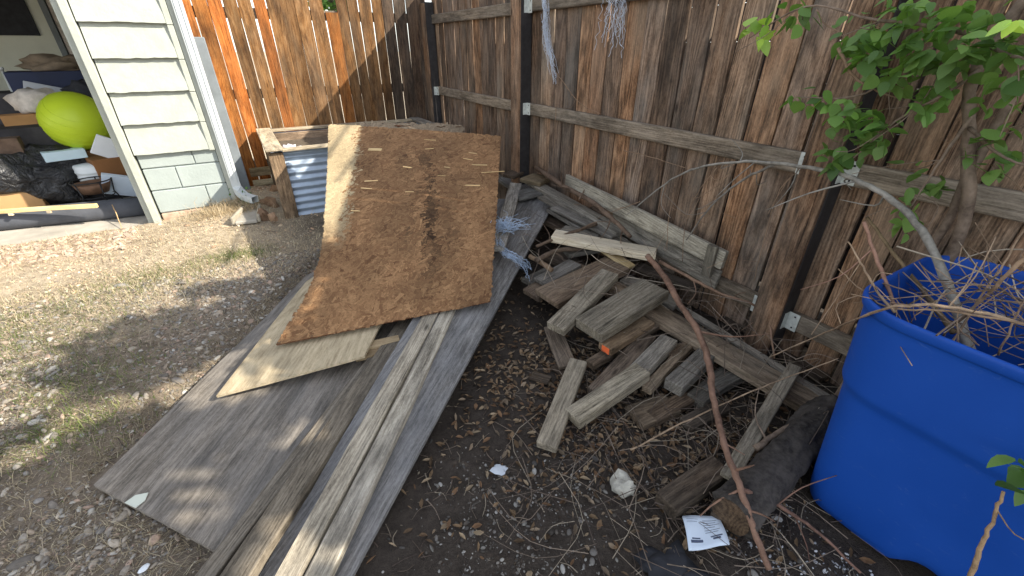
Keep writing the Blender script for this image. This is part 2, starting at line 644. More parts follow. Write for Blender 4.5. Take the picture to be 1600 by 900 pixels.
def spline(pts, m=6):
    """Catmull-Rom through the points"""
    P = [np.asarray(p, float) for p in pts]
    P = [2 * P[0] - P[1]] + P + [2 * P[-1] - P[-2]]
    out = []
    for i in range(1, len(P) - 2):
        for k in range(m):
            t = k / m
            p0, p1, p2, p3 = P[i - 1:i + 3]
            out.append(0.5 * ((2 * p1) + (-p0 + p2) * t + (2 * p0 - 5 * p1 + 4 * p2 - p3) * t * t + (-p0 + 3 * p1 - 3 * p2 + p3) * t ** 3))
    out.append(P[-2])
    return out


def join_parts(parts):
    V, F = [], []
    for v, f in parts:
        k = len(V)
        V += list(v)
        F += [tuple(i + k for i in q) for q in f]
    return V, F


def stick(name, pts, r0, r1, mat, label=None, cat="branch", group=None, wob=0.012, sides=7, twigs=0, tint=None, parent=None, seed=1, m=6):
    r_ = np.random.default_rng(seed)
    s = spline(pts, m)
    for i in range(1, len(s) - 1):
        s[i] = s[i] + r_.normal(size=3) * wob * 0.18
    n = len(s)
    rad = [r0 + (r1 - r0) * i / (n - 1) for i in range(n)]
    parts = [tube_arrays(s, rad, sides, knob=0.10, seed=seed)]
    for k in range(twigs):
        i = int(r_.uniform(0.15, 0.92) * n)
        d = s[min(i + 1, n - 1)] - s[i - 1]
        d /= np.linalg.norm(d) + 1e-9
        e = r_.normal(size=3)
        e -= d * (e @ d)
        e /= np.linalg.norm(e)
        q = d * 0.5 + e * 0.9
        ln = r_.uniform(0.05, 0.28)
        pp = [s[i], s[i] + q * ln * 0.5 + r_.normal(size=3) * 0.012, s[i] + q * ln + r_.normal(size=3) * 0.03]
        parts.append(tube_arrays(spline(pp, 3), np.linspace(rad[i] * 0.45, 0.0012, 7), 5, seed=seed + k))
    V, F = join_parts(parts)
    base = np.array(s[0])
    V = [v - base for v in V]
    o = link(name, mesh_from(name, V, F, True), mat, parent, tint=tint)
    o.location = base if parent is None else Vector(base) - parent.location
    if label:
        tag(o, label, cat, group)
    return o


def poly_sheet(name, pts, thick, mat, axis, label, cat="sheet", group=None, tint=None):
    """a flat panel from its world corners, grain along axis"""
    pts = [Vector(p) for p in pts]
    o0 = sum(pts, Vector()) / len(pts)
    n = (pts[1] - pts[0]).cross(pts[2] - pts[0])
    if n.z < 0:
        pts = pts[::-1]
        n = -n
    R = basis(axis, n)
    Ri = R.inverted()
    loc = [Ri @ (p - o0) for p in pts]
    for p in loc:
        p.z = 0
    bm = bmesh.new()
    top = bm.faces.new([bm.verts.new(p) for p in loc])
    ex = bmesh.ops.extrude_face_region(bm, geom=[top])
    for v in [g for g in ex["geom"] if isinstance(g, bmesh.types.BMVert)]:
        v.co.z += thick
    bmesh.ops.recalc_face_normals(bm, faces=bm.faces[:])
    for v in bm.verts:
        v.co.z -= thick
    bmesh.ops.triangulate(bm, faces=bm.faces[:])
    bmesh.ops.subdivide_edges(bm, edges=bm.edges[:], cuts=5, use_grid_fill=True)
    sd = random.uniform(0, 50)
    for v in bm.verts:
        dz = 0.006 * float(vnoise(v.co.x * 1.8 + sd, v.co.y * 2.6, 5)) + 0.002 * float(vnoise(v.co.x * 7 + sd, v.co.y * 9, 6))
        v.co.z += dz
    me = bpy.data.meshes.new(name)
    bm.to_mesh(me)
    bm.free()
    o = link(name, me, mat, tint=tint)
    M = R.to_4x4()
    M.translation = o0
    o.matrix_basis = M
    return tag(o, label, cat, group)


def blob_mesh(name, sx, sy, sz, amp=0.25, freq=3.0, seed=0, sub=3, flat=False):
    bm = bmesh.new()
    bmesh.ops.create_icosphere(bm, subdivisions=sub, radius=1.0)
    from mathutils import noise as mn
    off = Vector((seed * 3.7, seed * 1.3, seed * 9.1))
    for v in bm.verts:
        k = 1 + amp * mn.noise(v.co * freq * 0.5 + off) + amp * 0.5 * mn.noise(v.co * freq + off)
        v.co = Vector((v.co.x * sx * k, v.co.y * sy * k, v.co.z * sz * k))
    me = bpy.data.meshes.new(name)
    bm.to_mesh(me)
    bm.free()
    me.polygons.foreach_set("use_smooth", np.full(len(me.polygons), not flat, bool))
    return me


# ------------------------------------------------------------------ ground
FX, FY = 2.05, 5.42            # front of the right fence's rails, front of the back fence
GY = 4.70                      # front of the garage wall
gx = np.concatenate([[-300, -120, -50, -20, -9, -5.5, -4, -3.2], np.arange(-2.7, 2.5, 0.03), [3, 4, 6, 10, 25, 60, 140, 300]])
gy = np.concatenate([[-300, -120, -50, -20, -9, -4, -2, -1.2], np.arange(-0.7, 5.7, 0.03), [6.2, 7, 9, 14, 30, 70, 150, 300]])
GXX, GYY = np.meshgrid(gx, gy, indexing='ij')
inner = (GXX > -3.3) & (GXX < 3.1) & (GYY > -1.3) & (GYY < 6.3)
GZZ = np.where(inner, gz(GXX, GYY), 0.0)
garage_pad = sstep(-0.25, -0.45, GXX) * sstep(4.72, 4.86, GYY)
GZZ = GZZ * (1 - garage_pad) - 0.05 * garage_pad


def gravel_mask(x, y):
    """1 on the pale gravel side, 0 on the dark soil by the scrap heap"""
    d = (-(x + 0.10) * 0.80 + (y - 1.55) * 0.42)
    m = sstep(-0.25, 0.25, d + 0.12 * vnoise(np.asarray(x) * 2.2, np.asarray(y) * 2.2, 8))
    near_planter = np.exp(-(((np.asarray(x) - 0.35) / 0.45) ** 2 + ((np.asarray(y) - 3.9) / 0.5) ** 2))
    return m * (1 - 0.75 * near_planter)


gm = gravel_mask(GXX, GYY)
patch = np.clip(vnoise(GXX * 1.6, GYY * 1.6, 12) * 0.5 + 0.5, 0, 1)
soil = np.array([0.064, 0.052, 0.043])
tanA, tanB = np.array([0.56, 0.46, 0.34]), np.array([0.42, 0.345, 0.25])
strawy = sstep(2.5, 3.5, GYY + 0.25 * GXX * 0 + 0.35 * vnoise(GXX * 1.3, GYY * 1.3, 31))[..., None]      # straw covers the ground towards the drive
tan_far = tanA * patch[..., None] + tanB * (1 - patch)[..., None]
tan_near = np.array([0.25, 0.20, 0.15]) * patch[..., None] + np.array([0.15, 0.122, 0.095]) * (1 - patch)[..., None]
gcol = soil[None, None] * (1 - gm)[..., None] + (tan_far * strawy + tan_near * (1 - strawy)) * gm[..., None]
pinky = np.exp(-(((GXX + 1.6) / 0.5) ** 2 + ((GYY - 4.35) / 0.28) ** 2))[..., None]
gcol = gcol * (1 - 0.6 * pinky) + np.array([0.40, 0.27, 0.19]) * 0.6 * pinky
ni, nj = GXX.shape
idx = np.arange(ni * nj).reshape(ni, nj)
q0, q1, q2, q3 = idx[:-1, :-1].ravel(), idx[1:, :-1].ravel(), idx[1:, 1:].ravel(), idx[:-1, 1:].ravel()
tris = np.concatenate([np.stack([q0, q1, q2], 1), np.stack([q0, q2, q3], 1)])
gme = tri_mesh("ground", np.stack([GXX, GYY, GZZ], -1).reshape(-1, 3), tris, gcol.reshape(-1, 3), True)
tag(link("ground", gme, M_SOIL), kind="structure")

# ------------------------------------------------------------------ garage
G = empty("garage", (-0.6, GY, 0), "pale cream garage with lap siding over painted block and an open doorway", "garage")


def gpart(name, x0, x1, y0, y1, z0, z1, mat, bevel=0.003, parent=None, tint=None, warp=0.0):
    """box part of the garage in yard coordinates"""
    p = parent or G
    me = box_mesh(name, x1 - x0, y1 - y0, z1 - z0, bevel, warp=warp, segx=6 if warp else 1, seed=int((x0 + z0) * 100) % 97)
    base = Vector(p.location) if p is G else Vector(G.location) + Vector(p.location)
    return link(name, me, mat, p, loc=Vector(((x0 + x1) / 2, (y0 + y1) / 2, (z0 + z1) / 2)) - base, tint=tint)


PX0, PX1 = -0.885, -0.315
gpart("wall_core", PX0 + 0.01, PX1 - 0.012, GY + 0.035, GY + 0.16, -0.05, 2.55, M_MORTAR, 0)
# lap siding: each course a tilted board with its lower edge proud
zc = [0.63 + 0.2365 * i for i in range(9)]
for i, z0 in enumerate(zc):
    bm = bmesh.new()
    h = 0.2365 + 0.012
    nseg = 14
    prof = [(0.030, 0.0), (-0.020, 0.0), (0.020, h), (0.034, h)]
    rr = random.Random(i)
    rows = []
    for k in range(nseg + 1):
        x = PX0 + (PX1 - 0.045 - PX0) * k / nseg
        jig = rr.uniform(-0.003, 0.003)
        rows.append([bm.verts.new((x, GY + a - 0.004, z0 + b + (jig if j < 2 else 0))) for j, (a, b) in enumerate(prof)])
    for k in range(nseg):
        for j in range(4):
            bm.faces.new((rows[k][j], rows[k + 1][j], rows[k + 1][(j + 1) % 4], rows[k][(j + 1) % 4]))
    bm.faces.new(rows[0][::-1])
    bm.faces.new(rows[-1])
    bmesh.ops.recalc_face_normals(bm, faces=bm.faces[:])
    for v in bm.verts:
        v.co -= Vector(G.location)
    me = bpy.data.meshes.new("siding_board")
    bm.to_mesh(me)
    bm.free()
    link("siding_board", me, M_STUCCO, G)
# small metal corner caps beside the courses
for i, z0 in enumerate(zc):
    gpart("corner_cap", PX1 - 0.045, PX1 - 0.003, GY - 0.018 + 0.001 * (i % 2), GY + 0.03, z0 - 0.012, z0 + 0.222, M_STUCCO, 0.004)
# painted concrete blocks, 0.2 m courses
for z0, z1, xs in [(0.512, 0.628, [-0.885, -0.497, PX1]), (0.322, 0.503, [-0.885, -0.655, PX1]), (0.122, 0.313, [-0.885, -0.488, PX1])]:
    for a, b in zip(xs[:-1], xs[1:]):
        gpart("concrete_block", a + 0.003, b - 0.003, GY + 0.018 + random.uniform(-.001, .001), GY + 0.10, z0, z1, M_BLOCK, 0.005)
for a, b in ((-0.88, -0.66), (-0.655, -0.50), (-0.495, -0.33)):
    gpart("foundation_brick", a, b, GY + 0.012 + random.uniform(0, .006), GY + 0.1, -0.06, 0.112, M_BRICK, 0.006)
gpart("door_jamb", -0.950, -0.895, GY - 0.022, GY + 0.17, 0.0, 2.25, M_STUCCO, 0.006, warp=0)
gpart("jamb_stop", -0.992, -0.952, GY + 0.02, GY + 0.12, 0.02, 2.25, M_STUCCO, 0.004)
gpart("corner_trim", PX1 + 0.0, PX1 + 0.038, GY - 0.012, GY + 0.10, 0.14, 2.55, M_STUCCO, 0.004)
gpart("side_wall", -0.42, PX1 + 0.003, GY + 0.13, 9.7, -0.05, 2.55, M_BLOCK, 0)
gpart("rear_wall", -7.0, -0.36, 9.7, 9.85, -0.05, 2.55, M_INWALL, 0)
gpart("far_wall", -7.0, -6.9, GY, 9.72, -0.05, 2.55, M_INWALL, 0)
gpart("inner_lining", -0.62, -0.44, GY + 0.17, 9.69, 0.02, 2.52, M_INWALL, 0)
gpart("front_header", -7.0, -0.33, GY + 0.01, GY + 0.15, 2.26, 2.6, M_STUCCO, 0.003)
gpart("roof_slab", -7.3, -0.05, GY - 0.25, 10.2, 2.62, 2.72, M_GREYP, 0.01)
gpart("wall_picture", -2.95, -2.30, 9.66, 9.69, 1.57, 2.15, M_DARK, 0.004)
gpart("wall_panel", -2.06, -1.2, 9.60, 9.68, 0.9, 2.4, M_CLOTH, 0.004)
gpart("panel_batten", -2.14, -2.07, 9.57, 9.67, 0.9, 2.4, M_GREYP, 0.004)
# slab of the garage, a little above the gravel
sl = box_mesh("garage_slab", 6.2, 5.2, 0.12, 0.01)
o = link("garage_slab", sl, M_CONC, loc=(-0.95 - 3.1 + 0.05, 4.735 + 2.6, -0.03))
tag(o, kind="structure")

# downspout at the corner
ds = empty("downspout", (-0.245, GY - 0.02, 0.2), "white metal downspout with kicked-out elbow at the garage corner", "downspout")
me = box_mesh("pipe", 0.072, 0.055, 2.2, 0.008, 2)
link("pipe", me, M_WHITE, ds, loc=(0, 0, 1.22))
for dx in (-0.018, 0.018):
    link("pipe_rib", box_mesh("pipe_rib", 0.008, 0.006, 2.18, 0.002), M_WHITE, ds, loc=(dx, -0.031, 1.22))
bm = bmesh.new()
path = [(0, 0, 0.16), (0, 0, 0.08), (0.012, -0.02, 0.03), (0.04, -0.06, -0.005), (0.085, -0.11, -0.02), (0.12, -0.15, -0.025)]
sec = [(-0.036, -0.028), (0.036, -0.028), (0.036, 0.028), (-0.036, 0.028)]
rings = []
for i, p in enumerate(path):
    d = Vector(path[min(i + 1, len(path) - 1)]) - Vector(path[max(i - 1, 0)])
    d.normalize()
    s_ = Vector((0.8, 0.6, 0)).normalized() if i > 1 else Vector((1, 0, 0))
    s_ = (s_ - d * s_.dot(d)).normalized()
    u_ = d.cross(s_)
    rings.append([bm.verts.new(Vector(p) + s_ * a + u_ * b) for a, b in sec])
for a, b in zip(rings[:-1], rings[1:]):
    for k in range(4):
        bm.faces.new((a[k], a[(k + 1) % 4], b[(k + 1) % 4], b[k]))
bmesh.ops.recalc_face_normals(bm, faces=bm.faces[:])
me = bpy.data.meshes.new("elbow")
bm.to_mesh(me)
bm.free()
link("elbow", me, M_WHITE, ds)

# grey post between garage and fence
gp = link("grey_post", box_mesh("grey_post", 0.085, 0.09, 1.5, 0.005), M_GREYP, loc=(-0.19, 5.02, 0.74))
tag(gp, "weathered grey painted post between the garage corner and the fence", "post")

# ------------------------------------------------------------------ fences
def picket_mesh(k, L, w, t):
    """one picket, length along local X, dog-eared top at +X"""
    r = random.Random(k * 13 + 5)
    n = 16
    bm = bmesh.new()
    rows = []
    ph = [r.uniform(0, 6.3) for _ in range(4)]
    for i in range(n + 1):
        x = -L / 2 + L * i / n
        a = w / 2 + 0.0016 * math.sin(i * 0.7 + ph[0]) + r.uniform(-1, 1) * 0.0008
        b = w / 2 + 0.0016 * math.sin(i * 0.6 + ph[1]) + r.uniform(-1, 1) * 0.0008
        cup = 0.0015 * math.sin(i * 0.4 + ph[2])
        e = 0.002
        rows.append([bm.verts.new(p) for p in ((x, -a, cup - t / 2), (x, -a, cup + t / 2 - e), (x, -a + e, cup + t / 2), (x, b - e, cup + t / 2), (x, b, cup + t / 2 - e), (x, b, cup - t / 2))])
    for i in range(n):
        for j in range(6):
            bm.faces.new((rows[i][j], rows[i + 1][j], rows[i + 1][(j + 1) % 6], rows[i][(j + 1) % 6]))
    bm.faces.new(rows[0])
    bm.faces.new(rows[-1][::-1])
    bmesh.ops.recalc_face_normals(bm, faces=bm.faces[:])
    me = bpy.data.meshes.new("picket")
    bm.to_mesh(me)
    bm.free()
    return me


# right fence: rails towards us
RF = empty("wooden_fence", (FX, 2.2, 0), "long brown picket fence with posts and rails behind the scrap heap", "fence")
rp = [picket_mesh(i, 2.03, 0.139, 0.018) for i in range(5)]
for m_ in rp:
    m_.materials.append(W_PICKET)
TINTS = [(1, 1, 1), (1.3, 1.08, 0.9), (0.9, 0.92, 0.95), (1.15, 1.1, 1.02), (0.8, 0.78, 0.76), (1.25, 1.08, 0.9), (1.0, 0.97, 0.92), (0.92, 0.96, 1.0), (1.25, 1.22, 1.15)]
y = 5.36
rr = random.Random(3)
while y > -1.9:
    w_ = rr.choice([0.139, 0.139, 0.139, 0.128, 0.146])
    o = link("picket", rp[rr.randrange(5)], None, RF, tint=rr.choice(TINTS))
    R = Matrix(((0, 0, -1), (0, 1, 0), (1, 0, 0)))       # local X up, local Z towards -X
    R = Matrix.Rotation(rr.gauss(0, 0.0035), 3, 'X') @ R @ Matrix.Rotation(rr.gauss(0, 0.02), 3, 'X')
    M = R.to_4x4() @ Matrix.Diagonal((1, w_ / 0.139, 1, 1))
    M.translation = Vector((0.055 + rr.uniform(0, 0.004), y - w_ / 2 - 2.2, 1.015 + rr.uniform(-0.012, 0.012)))
    o.matrix_basis = M
    gap = rr.choice([0.005, 0.007, 0.009, 0.011, 0.015])
    y -= w_ + gap


def fpart(name, p, size, mat, parent, bevel=0.004, rot=None, tint=None, warp=0.0):
    me = box_mesh(name, *size, bevel, warp=warp, segx=10 if warp else 1, seed=int(abs(p[1]) * 50))
    o = link(name, me, mat, parent, loc=Vector(p) - parent.location, rot=rot, tint=tint)
    return o


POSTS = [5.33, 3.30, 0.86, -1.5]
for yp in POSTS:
    pst = fpart("post", (FX - 0.008, yp, 0.9), (0.098, 0.090, 1.9), M_CHARCOAL, RF, 0.004)  # near-black box post, a wooden board over its front
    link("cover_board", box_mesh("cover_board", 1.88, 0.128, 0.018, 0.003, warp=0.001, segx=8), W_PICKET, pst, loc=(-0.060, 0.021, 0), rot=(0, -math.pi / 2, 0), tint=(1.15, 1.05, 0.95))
for y1, y0 in zip(POSTS[:-1], POSTS[1:]):
    for zr, dz in ((1.685, 0.0), (0.962, 0.0), (0.238, 0.0)):
        L = y1 - y0 - 0.094
        sl_ = random.uniform(-0.006, 0.006)
        fpart("rail", (FX + 0.025, (y1 + y0) / 2, zr), (L, 0.038, 0.089), W_RAIL, RF, 0.006, rot=(0, sl_, math.pi / 2), tint=random.choice([(1, 1, 1), (1.1, 1.05, 1), (.9, .9, .9)]), warp=0.003)
# metal rail brackets
for yp, zs in ((3.30, (1.685, 0.962)), (0.86, (0.962, 0.238)), (5.33, (0.962,))):
    for z_ in zs:
        for s_ in (-1, 1):
            if yp > 5 and s_ > 0:
                continue
            b = fpart("rail_bracket", (FX + 0.003, yp + (-0.073 if s_ < 0 else 0.112), z_), (0.004, 0.05, 0.094), M_TAB, RF, 0.001)
            b2 = link("bracket_flange", box_mesh("bracket_flange", 0.045, 0.003, 0.09, 0.001), M_TAB, b, loc=(-0.015, -s_ * 0.026, 0))
            for dz in (-0.03, 0.03):
                hole = link("nail_head", box_mesh("nail_head", 0.003, 0.008, 0.008, 0.001), M_BLACKM, b, loc=(-0.003, s_ * 0.005, dz))

# dark shed added close behind the fence to stop light through its gaps
SH = empty("gap_blocker", (2.75, 0.9, 0), "dark shed wall added behind the fence to stop light through the picket gaps", "blocker")
for k in range(9):
    link("blocker_board", box_mesh("blocker_board", 0.02, 4.9, 0.20, 0.003), M_CHARCOAL, SH, loc=(0, 0, 0.12 + 0.203 * k), rot=(0, 0.05, 0))
link("blocker_top", box_mesh("blocker_top", 1.6, 5.1, 0.04, 0.004), M_GREYP, SH, loc=(0.78, 0, 1.95), rot=(0, 0.05, 0))
link("blocker_end", box_mesh("blocker_end", 1.5, 0.03, 1.85, 0.003), M_CHARCOAL, SH, loc=(0.77, -2.42, 0.95))

# back fence: pickets towards us, wide gaps
BF = empty("tall_fence", (0.9, FY, 0), "sunlit orange to brown board fence across the back of the yard", "fence")
bp_ = [picket_mesh(20 + i, 2.02, 0.14, 0.018) for i in range(5)]
for m_ in bp_:
    m_.materials.append(W_ORANGE)
bpd = [picket_mesh(30 + i, 2.02, 0.14, 0.018) for i in range(4)]
for m_ in bpd:
    m_.materials.append(W_PICKET)
x = -0.30
i = 0
seq = "OOOmmOmmmmOmmmmbbbb"
while x < 1.98:
    k = seq[min(i, len(seq) - 1)]
    w_ = rr.choice([0.105, 0.12, 0.13, 0.115])
    short = (i == 10)
    if k == 'O':
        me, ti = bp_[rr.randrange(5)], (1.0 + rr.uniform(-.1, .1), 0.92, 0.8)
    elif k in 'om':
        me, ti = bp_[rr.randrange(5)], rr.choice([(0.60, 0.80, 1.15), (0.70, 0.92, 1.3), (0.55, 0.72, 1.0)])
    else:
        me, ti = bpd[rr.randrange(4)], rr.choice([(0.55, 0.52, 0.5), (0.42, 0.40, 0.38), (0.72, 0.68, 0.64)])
    o = link("picket", me, None, BF, tint=ti)
    R = Matrix(((0, 1, 0), (0, 0, -1), (1, 0, 0)))        # local X up, local Z towards -Y
    R = Matrix(((0, -1, 0), (0, 0, -1), (1, 0, 0))) if R.determinant() < 0 else R
    R = Matrix.Rotation(rr.gauss(0, 0.006), 3, 'Y') @ R @ Matrix.Rotation(rr.gauss(0, 0.03), 3, 'X')
    M = R.to_4x4() @ Matrix.Diagonal((1, w_ / 0.14, 1, 1))
    M.translation = Vector((x + w_ / 2 - 0.9, 0.012 + rr.uniform(-0.003, 0.003), (1.03 if not short else 0.72) + rr.uniform(-0.01, 0.01)))
    o.matrix_basis = M
    x += w_ + rr.choice([0.003, 0.004, 0.006, 0.009])
    i += 1
for zr in (0.3, 1.0, 1.7):
    fpart("back_rail", (0.9, FY + 0.045, zr), (2.5, 0.038, 0.089), W_RAIL, BF, 0.004)
for xp in (-0.28, 1.98):
    fpart("back_post", (xp, FY + 0.11, 0.95), (2.0, 0.09, 0.09), W_PICKET, BF, 0.004, rot=(0, -math.pi / 2, 0))

# ------------------------------------------------------------------ raised planter with corrugated sides
PLX0, PLX1, PLY0, PLY1, PLZ = 0.075, 1.80, 4.17, 5.36, 0.655
PL = empty("planter_box", (PLX0, PLY0, 0), "timber framed raised planter with corrugated metal sides by the fence", "planter")


def plpart(name, c, size, mat, rot=None, tint=None, warp=0.0015, bevel=0.004):
    me = box_mesh(name, *size, bevel, warp=warp, segx=6, seed=int(c[0] * 100) % 50)
    return link(name, me, mat, PL, loc=Vector(c) - PL.location, rot=rot, tint=tint)


H = math.pi / 2
for (cx, cy) in ((PLX0 + 0.055, PLY0 + 0.035), (PLX1 - 0.05, PLY0 + 0.035), (PLX0 + 0.055, PLY1 - 0.06), (PLX1 - 0.05, PLY1 - 0.06)):
    plpart("corner_post", (cx, cy, 0.31), (0.64, 0.115, 0.04), W_BROWN, rot=(0, -H, H), tint=(1.25, 1.1, 0.9))
plpart("side_board", (PLX0 + 0.012, PLY0 + 0.10, 0.31), (0.64, 0.115, 0.02), W_TRIM, rot=(0, -H, 0), tint=(0.85, 0.8, 0.75))
plpart("cap_board", ((PLX0 + PLX1) / 2 + 0.04, PLY1 - 0.05, PLZ + 0.0), (PLX1 - PLX0 - 0.12, 0.085, 0.024), W_TRIM)
plpart("cap_board", (PLX0 + 0.045, (PLY0 + PLY1) / 2, PLZ + 0.008), (PLY1 - PLY0 + 0.06, 0.135, 0.024), W_TRIM, rot=(0, 0, H + 0.012))
plpart("cap_board", (PLX1 - 0.03, (PLY0 + PLY1) / 2, PLZ + 0.006), (PLY1 - PLY0 + 0.06, 0.12, 0.024), W_GREY, rot=(0, 0, H + 0.02))
plpart("cap_board", (PLX0 + 0.36, PLY0 + 0.02, PLZ - 0.002), (0.50, 0.075, 0.024), W_TRIM)
plpart("cap_board", (PLX0 + 1.15, PLY0 + 0.02, PLZ - 0.002), (0.95, 0.075, 0.024), W_TRIM)


def corrugated(name, length, z0, z1, loc, rotz):
    nz, nx = 110, 4
    V, F = [], []
    for i in range(nz + 1):
        z = z0 + (z1 - z0) * i / nz
        a = 0.0095 * math.sin(2 * math.pi * z / 0.066)
        for k in range(nx + 1):
            V.append((length * k / nx, a, z))
    for i in range(nz):
        for k in range(nx):
            a = i * (nx + 1) + k
            F.append((a, a + 1, a + nx + 2, a + nx + 1))
    me = mesh_from(name, V, F, True)
    return link(name, me, M_GALV, PL, loc=Vector(loc) - PL.location, rot=(0, 0, rotz))


corrugated("corrugated_panel", PLX1 - PLX0 - 0.12, 0.02, 0.635, (PLX0 + 0.06, PLY0 + 0.068, 0), 0)
corrugated("corrugated_panel", PLX1 - PLX0 - 0.12, 0.02, 0.635, (PLX0 + 0.06, PLY1 - 0.05, 0), 0)
plpart("inner_board", ((PLX0 + PLX1) / 2, PLY1 - 0.115, 0.55), (PLX1 - PLX0 - 0.2, 0.02, 0.17), W_BROWN, tint=(1.2, 1.1, 1.0))
corrugated("corrugated_panel", PLY1 - PLY0 - 0.16, 0.02, 0.635, (PLX0 + 0.05, PLY0 + 0.08, 0), H)
corrugated("corrugated_panel", PLY1 - PLY0 - 0.16, 0.02, 0.635, (PLX1 - 0.05, PLY0 + 0.08, 0), H)
plpart("soil_fill", ((PLX0 + PLX1) / 2, (PLY0 + PLY1) / 2, 0.29), (PLX1 - PLX0 - 0.16, PLY1 - PLY0 - 0.24, 0.54), simple("planter_soil", (0.12, 0.095, 0.07), 0.95, 0.5, 40, 0.6))
rag = link("rag", blob_mesh("rag", 0.10, 0.06, 0.05, 0.7, 5, 3), simple("white_rag", (0.78, 0.74, 0.76), 0.9, 0.08, 20, 0.4), loc=(0.28, 4.42, 0.595))
tag(rag, "crumpled white rag lying inside the planter box", "rag")

# ------------------------------------------------------------------ sheets and long planks on the ground
def px(points, z):
    return [at(*q, z=z) for q in points]


zA = 0.050
plyA = px([(146, 757), (332, 859), (400, 902), (660, 520), (560, 400), (480, 430)], zA)
poly_sheet("plywood_sheet", plyA, 0.018, W_PLY, plyA[5] - plyA[0], "large weathered grey plywood sheet, lowest at left over the gravel", "plywood", "plywood sheets of the stack", (1.12, 1.03, 0.92))
# second long sheet, its far end lifted by the heap
c0, c1 = at(385, 925, z=0.055), at(533, 925, z=0.055)
d1, d0 = at(871, 305, z=0.34), at(757, 319, z=0.28)
poly_sheet("plywood_sheet", [c0, c1, d1, d0], 0.016, W_PLY, d1 - c1, "long dark grey plywood strip running up to the heap, beneath two pale planks", "plywood", "plywood sheets of the stack", (0.97, 0.97, 0.98))
# two weathered planks with a dark split between
place_board("weathered_plank", at(301, 925, z=0.092), at(590, 548, z=0.092), 0.058, 0.036, W_GREY, "narrow weathered plank lying on the grey plywood, left of its darker twin", "plank", "long planks on the plywood", tint=(0.80, 0.76, 0.72))
place_board("weathered_plank", at(346, 930, z=0.100), at(640, 492, z=0.118), 0.088, 0.040, W_GREY, "rough dark plank between the large plywood and the two pale planks", "plank", "long planks on the plywood", tint=(0.72, 0.67, 0.61))
# two pale planks up to the heap
for (qa, qb, ti, lab) in [((449, 900), (676, 485), (1.25, 1.2, 1.1), "left one of the two pale long planks running under the strand board"), ((493, 900), (700, 484), (1.38, 1.36, 1.30), "right one of the two pale long planks, beside the dark plywood strip")]:
    A_, B_ = at(*qa, z=0.095), at(*qb, z=0.185)
    e_ = (B_ - A_) / np.linalg.norm(B_ - A_)
    place_board("pale_plank", A_ - e_ * 0.25, B_ + e_ * 0.95, 0.0735, 0.036, W_GREY, lab, "plank", "long planks on the plywood", tint=ti, warp=0.003)
# tan sheet
tp = [at(338, 619, z=0.085), at(569, 556, z=0.140), at(592, 508, z=0.150), at(640, 440, z=0.16), at(560, 380, z=0.12), at(478, 440, z=0.085)]
nrm = np.cross(np.array(tp[1]) - tp[0], np.array(tp[5]) - tp[0])
tp = [np.array([p[0], p[1], tp[0][2] - (nrm[0] * (p[0] - tp[0][0]) + nrm[1] * (p[1] - tp[0][1])) / nrm[2]]) for p in tp]
poly_sheet("tan_plywood", tp, 0.012, W_TAN, np.array(tp[5]) - tp[0], "tan plywood piece with a clipped corner poking out under the strand board", "plywood")
# stub of doubled timber under the tan sheet
place_board("timber_stub", at(560, 541, z=0.118), at(624, 527, z=0.118), 0.055, 0.018, W_FRESH, "pale timber stub lying across the planks beside the tan plywood corner", "board", tint=(0.62, 0.55, 0.45))
place_board("timber_stub", at(555, 556, z=0.098), at(618, 542, z=0.098), 0.060, 0.018, W_FRESH, "lower timber stub directly under the pale stub at the tan plywood corner", "board", tint=(0.5, 0.44, 0.36))


# strand board: one warped panel resting on the stack, its flakes built as thin chips
def vplane(A, B, q):
    n = np.cross(B - A, [0, 0, 1.0])
    d = ray(*q)
    return _C + d * ((A - _C) @ n) / (d @ n)


def resample(pts, n):
    s = spline(pts, 8)
    s = np.array(s)
    L = np.concatenate([[0], np.cumsum(np.linalg.norm(np.diff(s, axis=0), axis=1))])
    t = np.linspace(0, L[-1], n)
    return np.stack([np.interp(t, L, s[:, k]) for k in range(3)], 1)


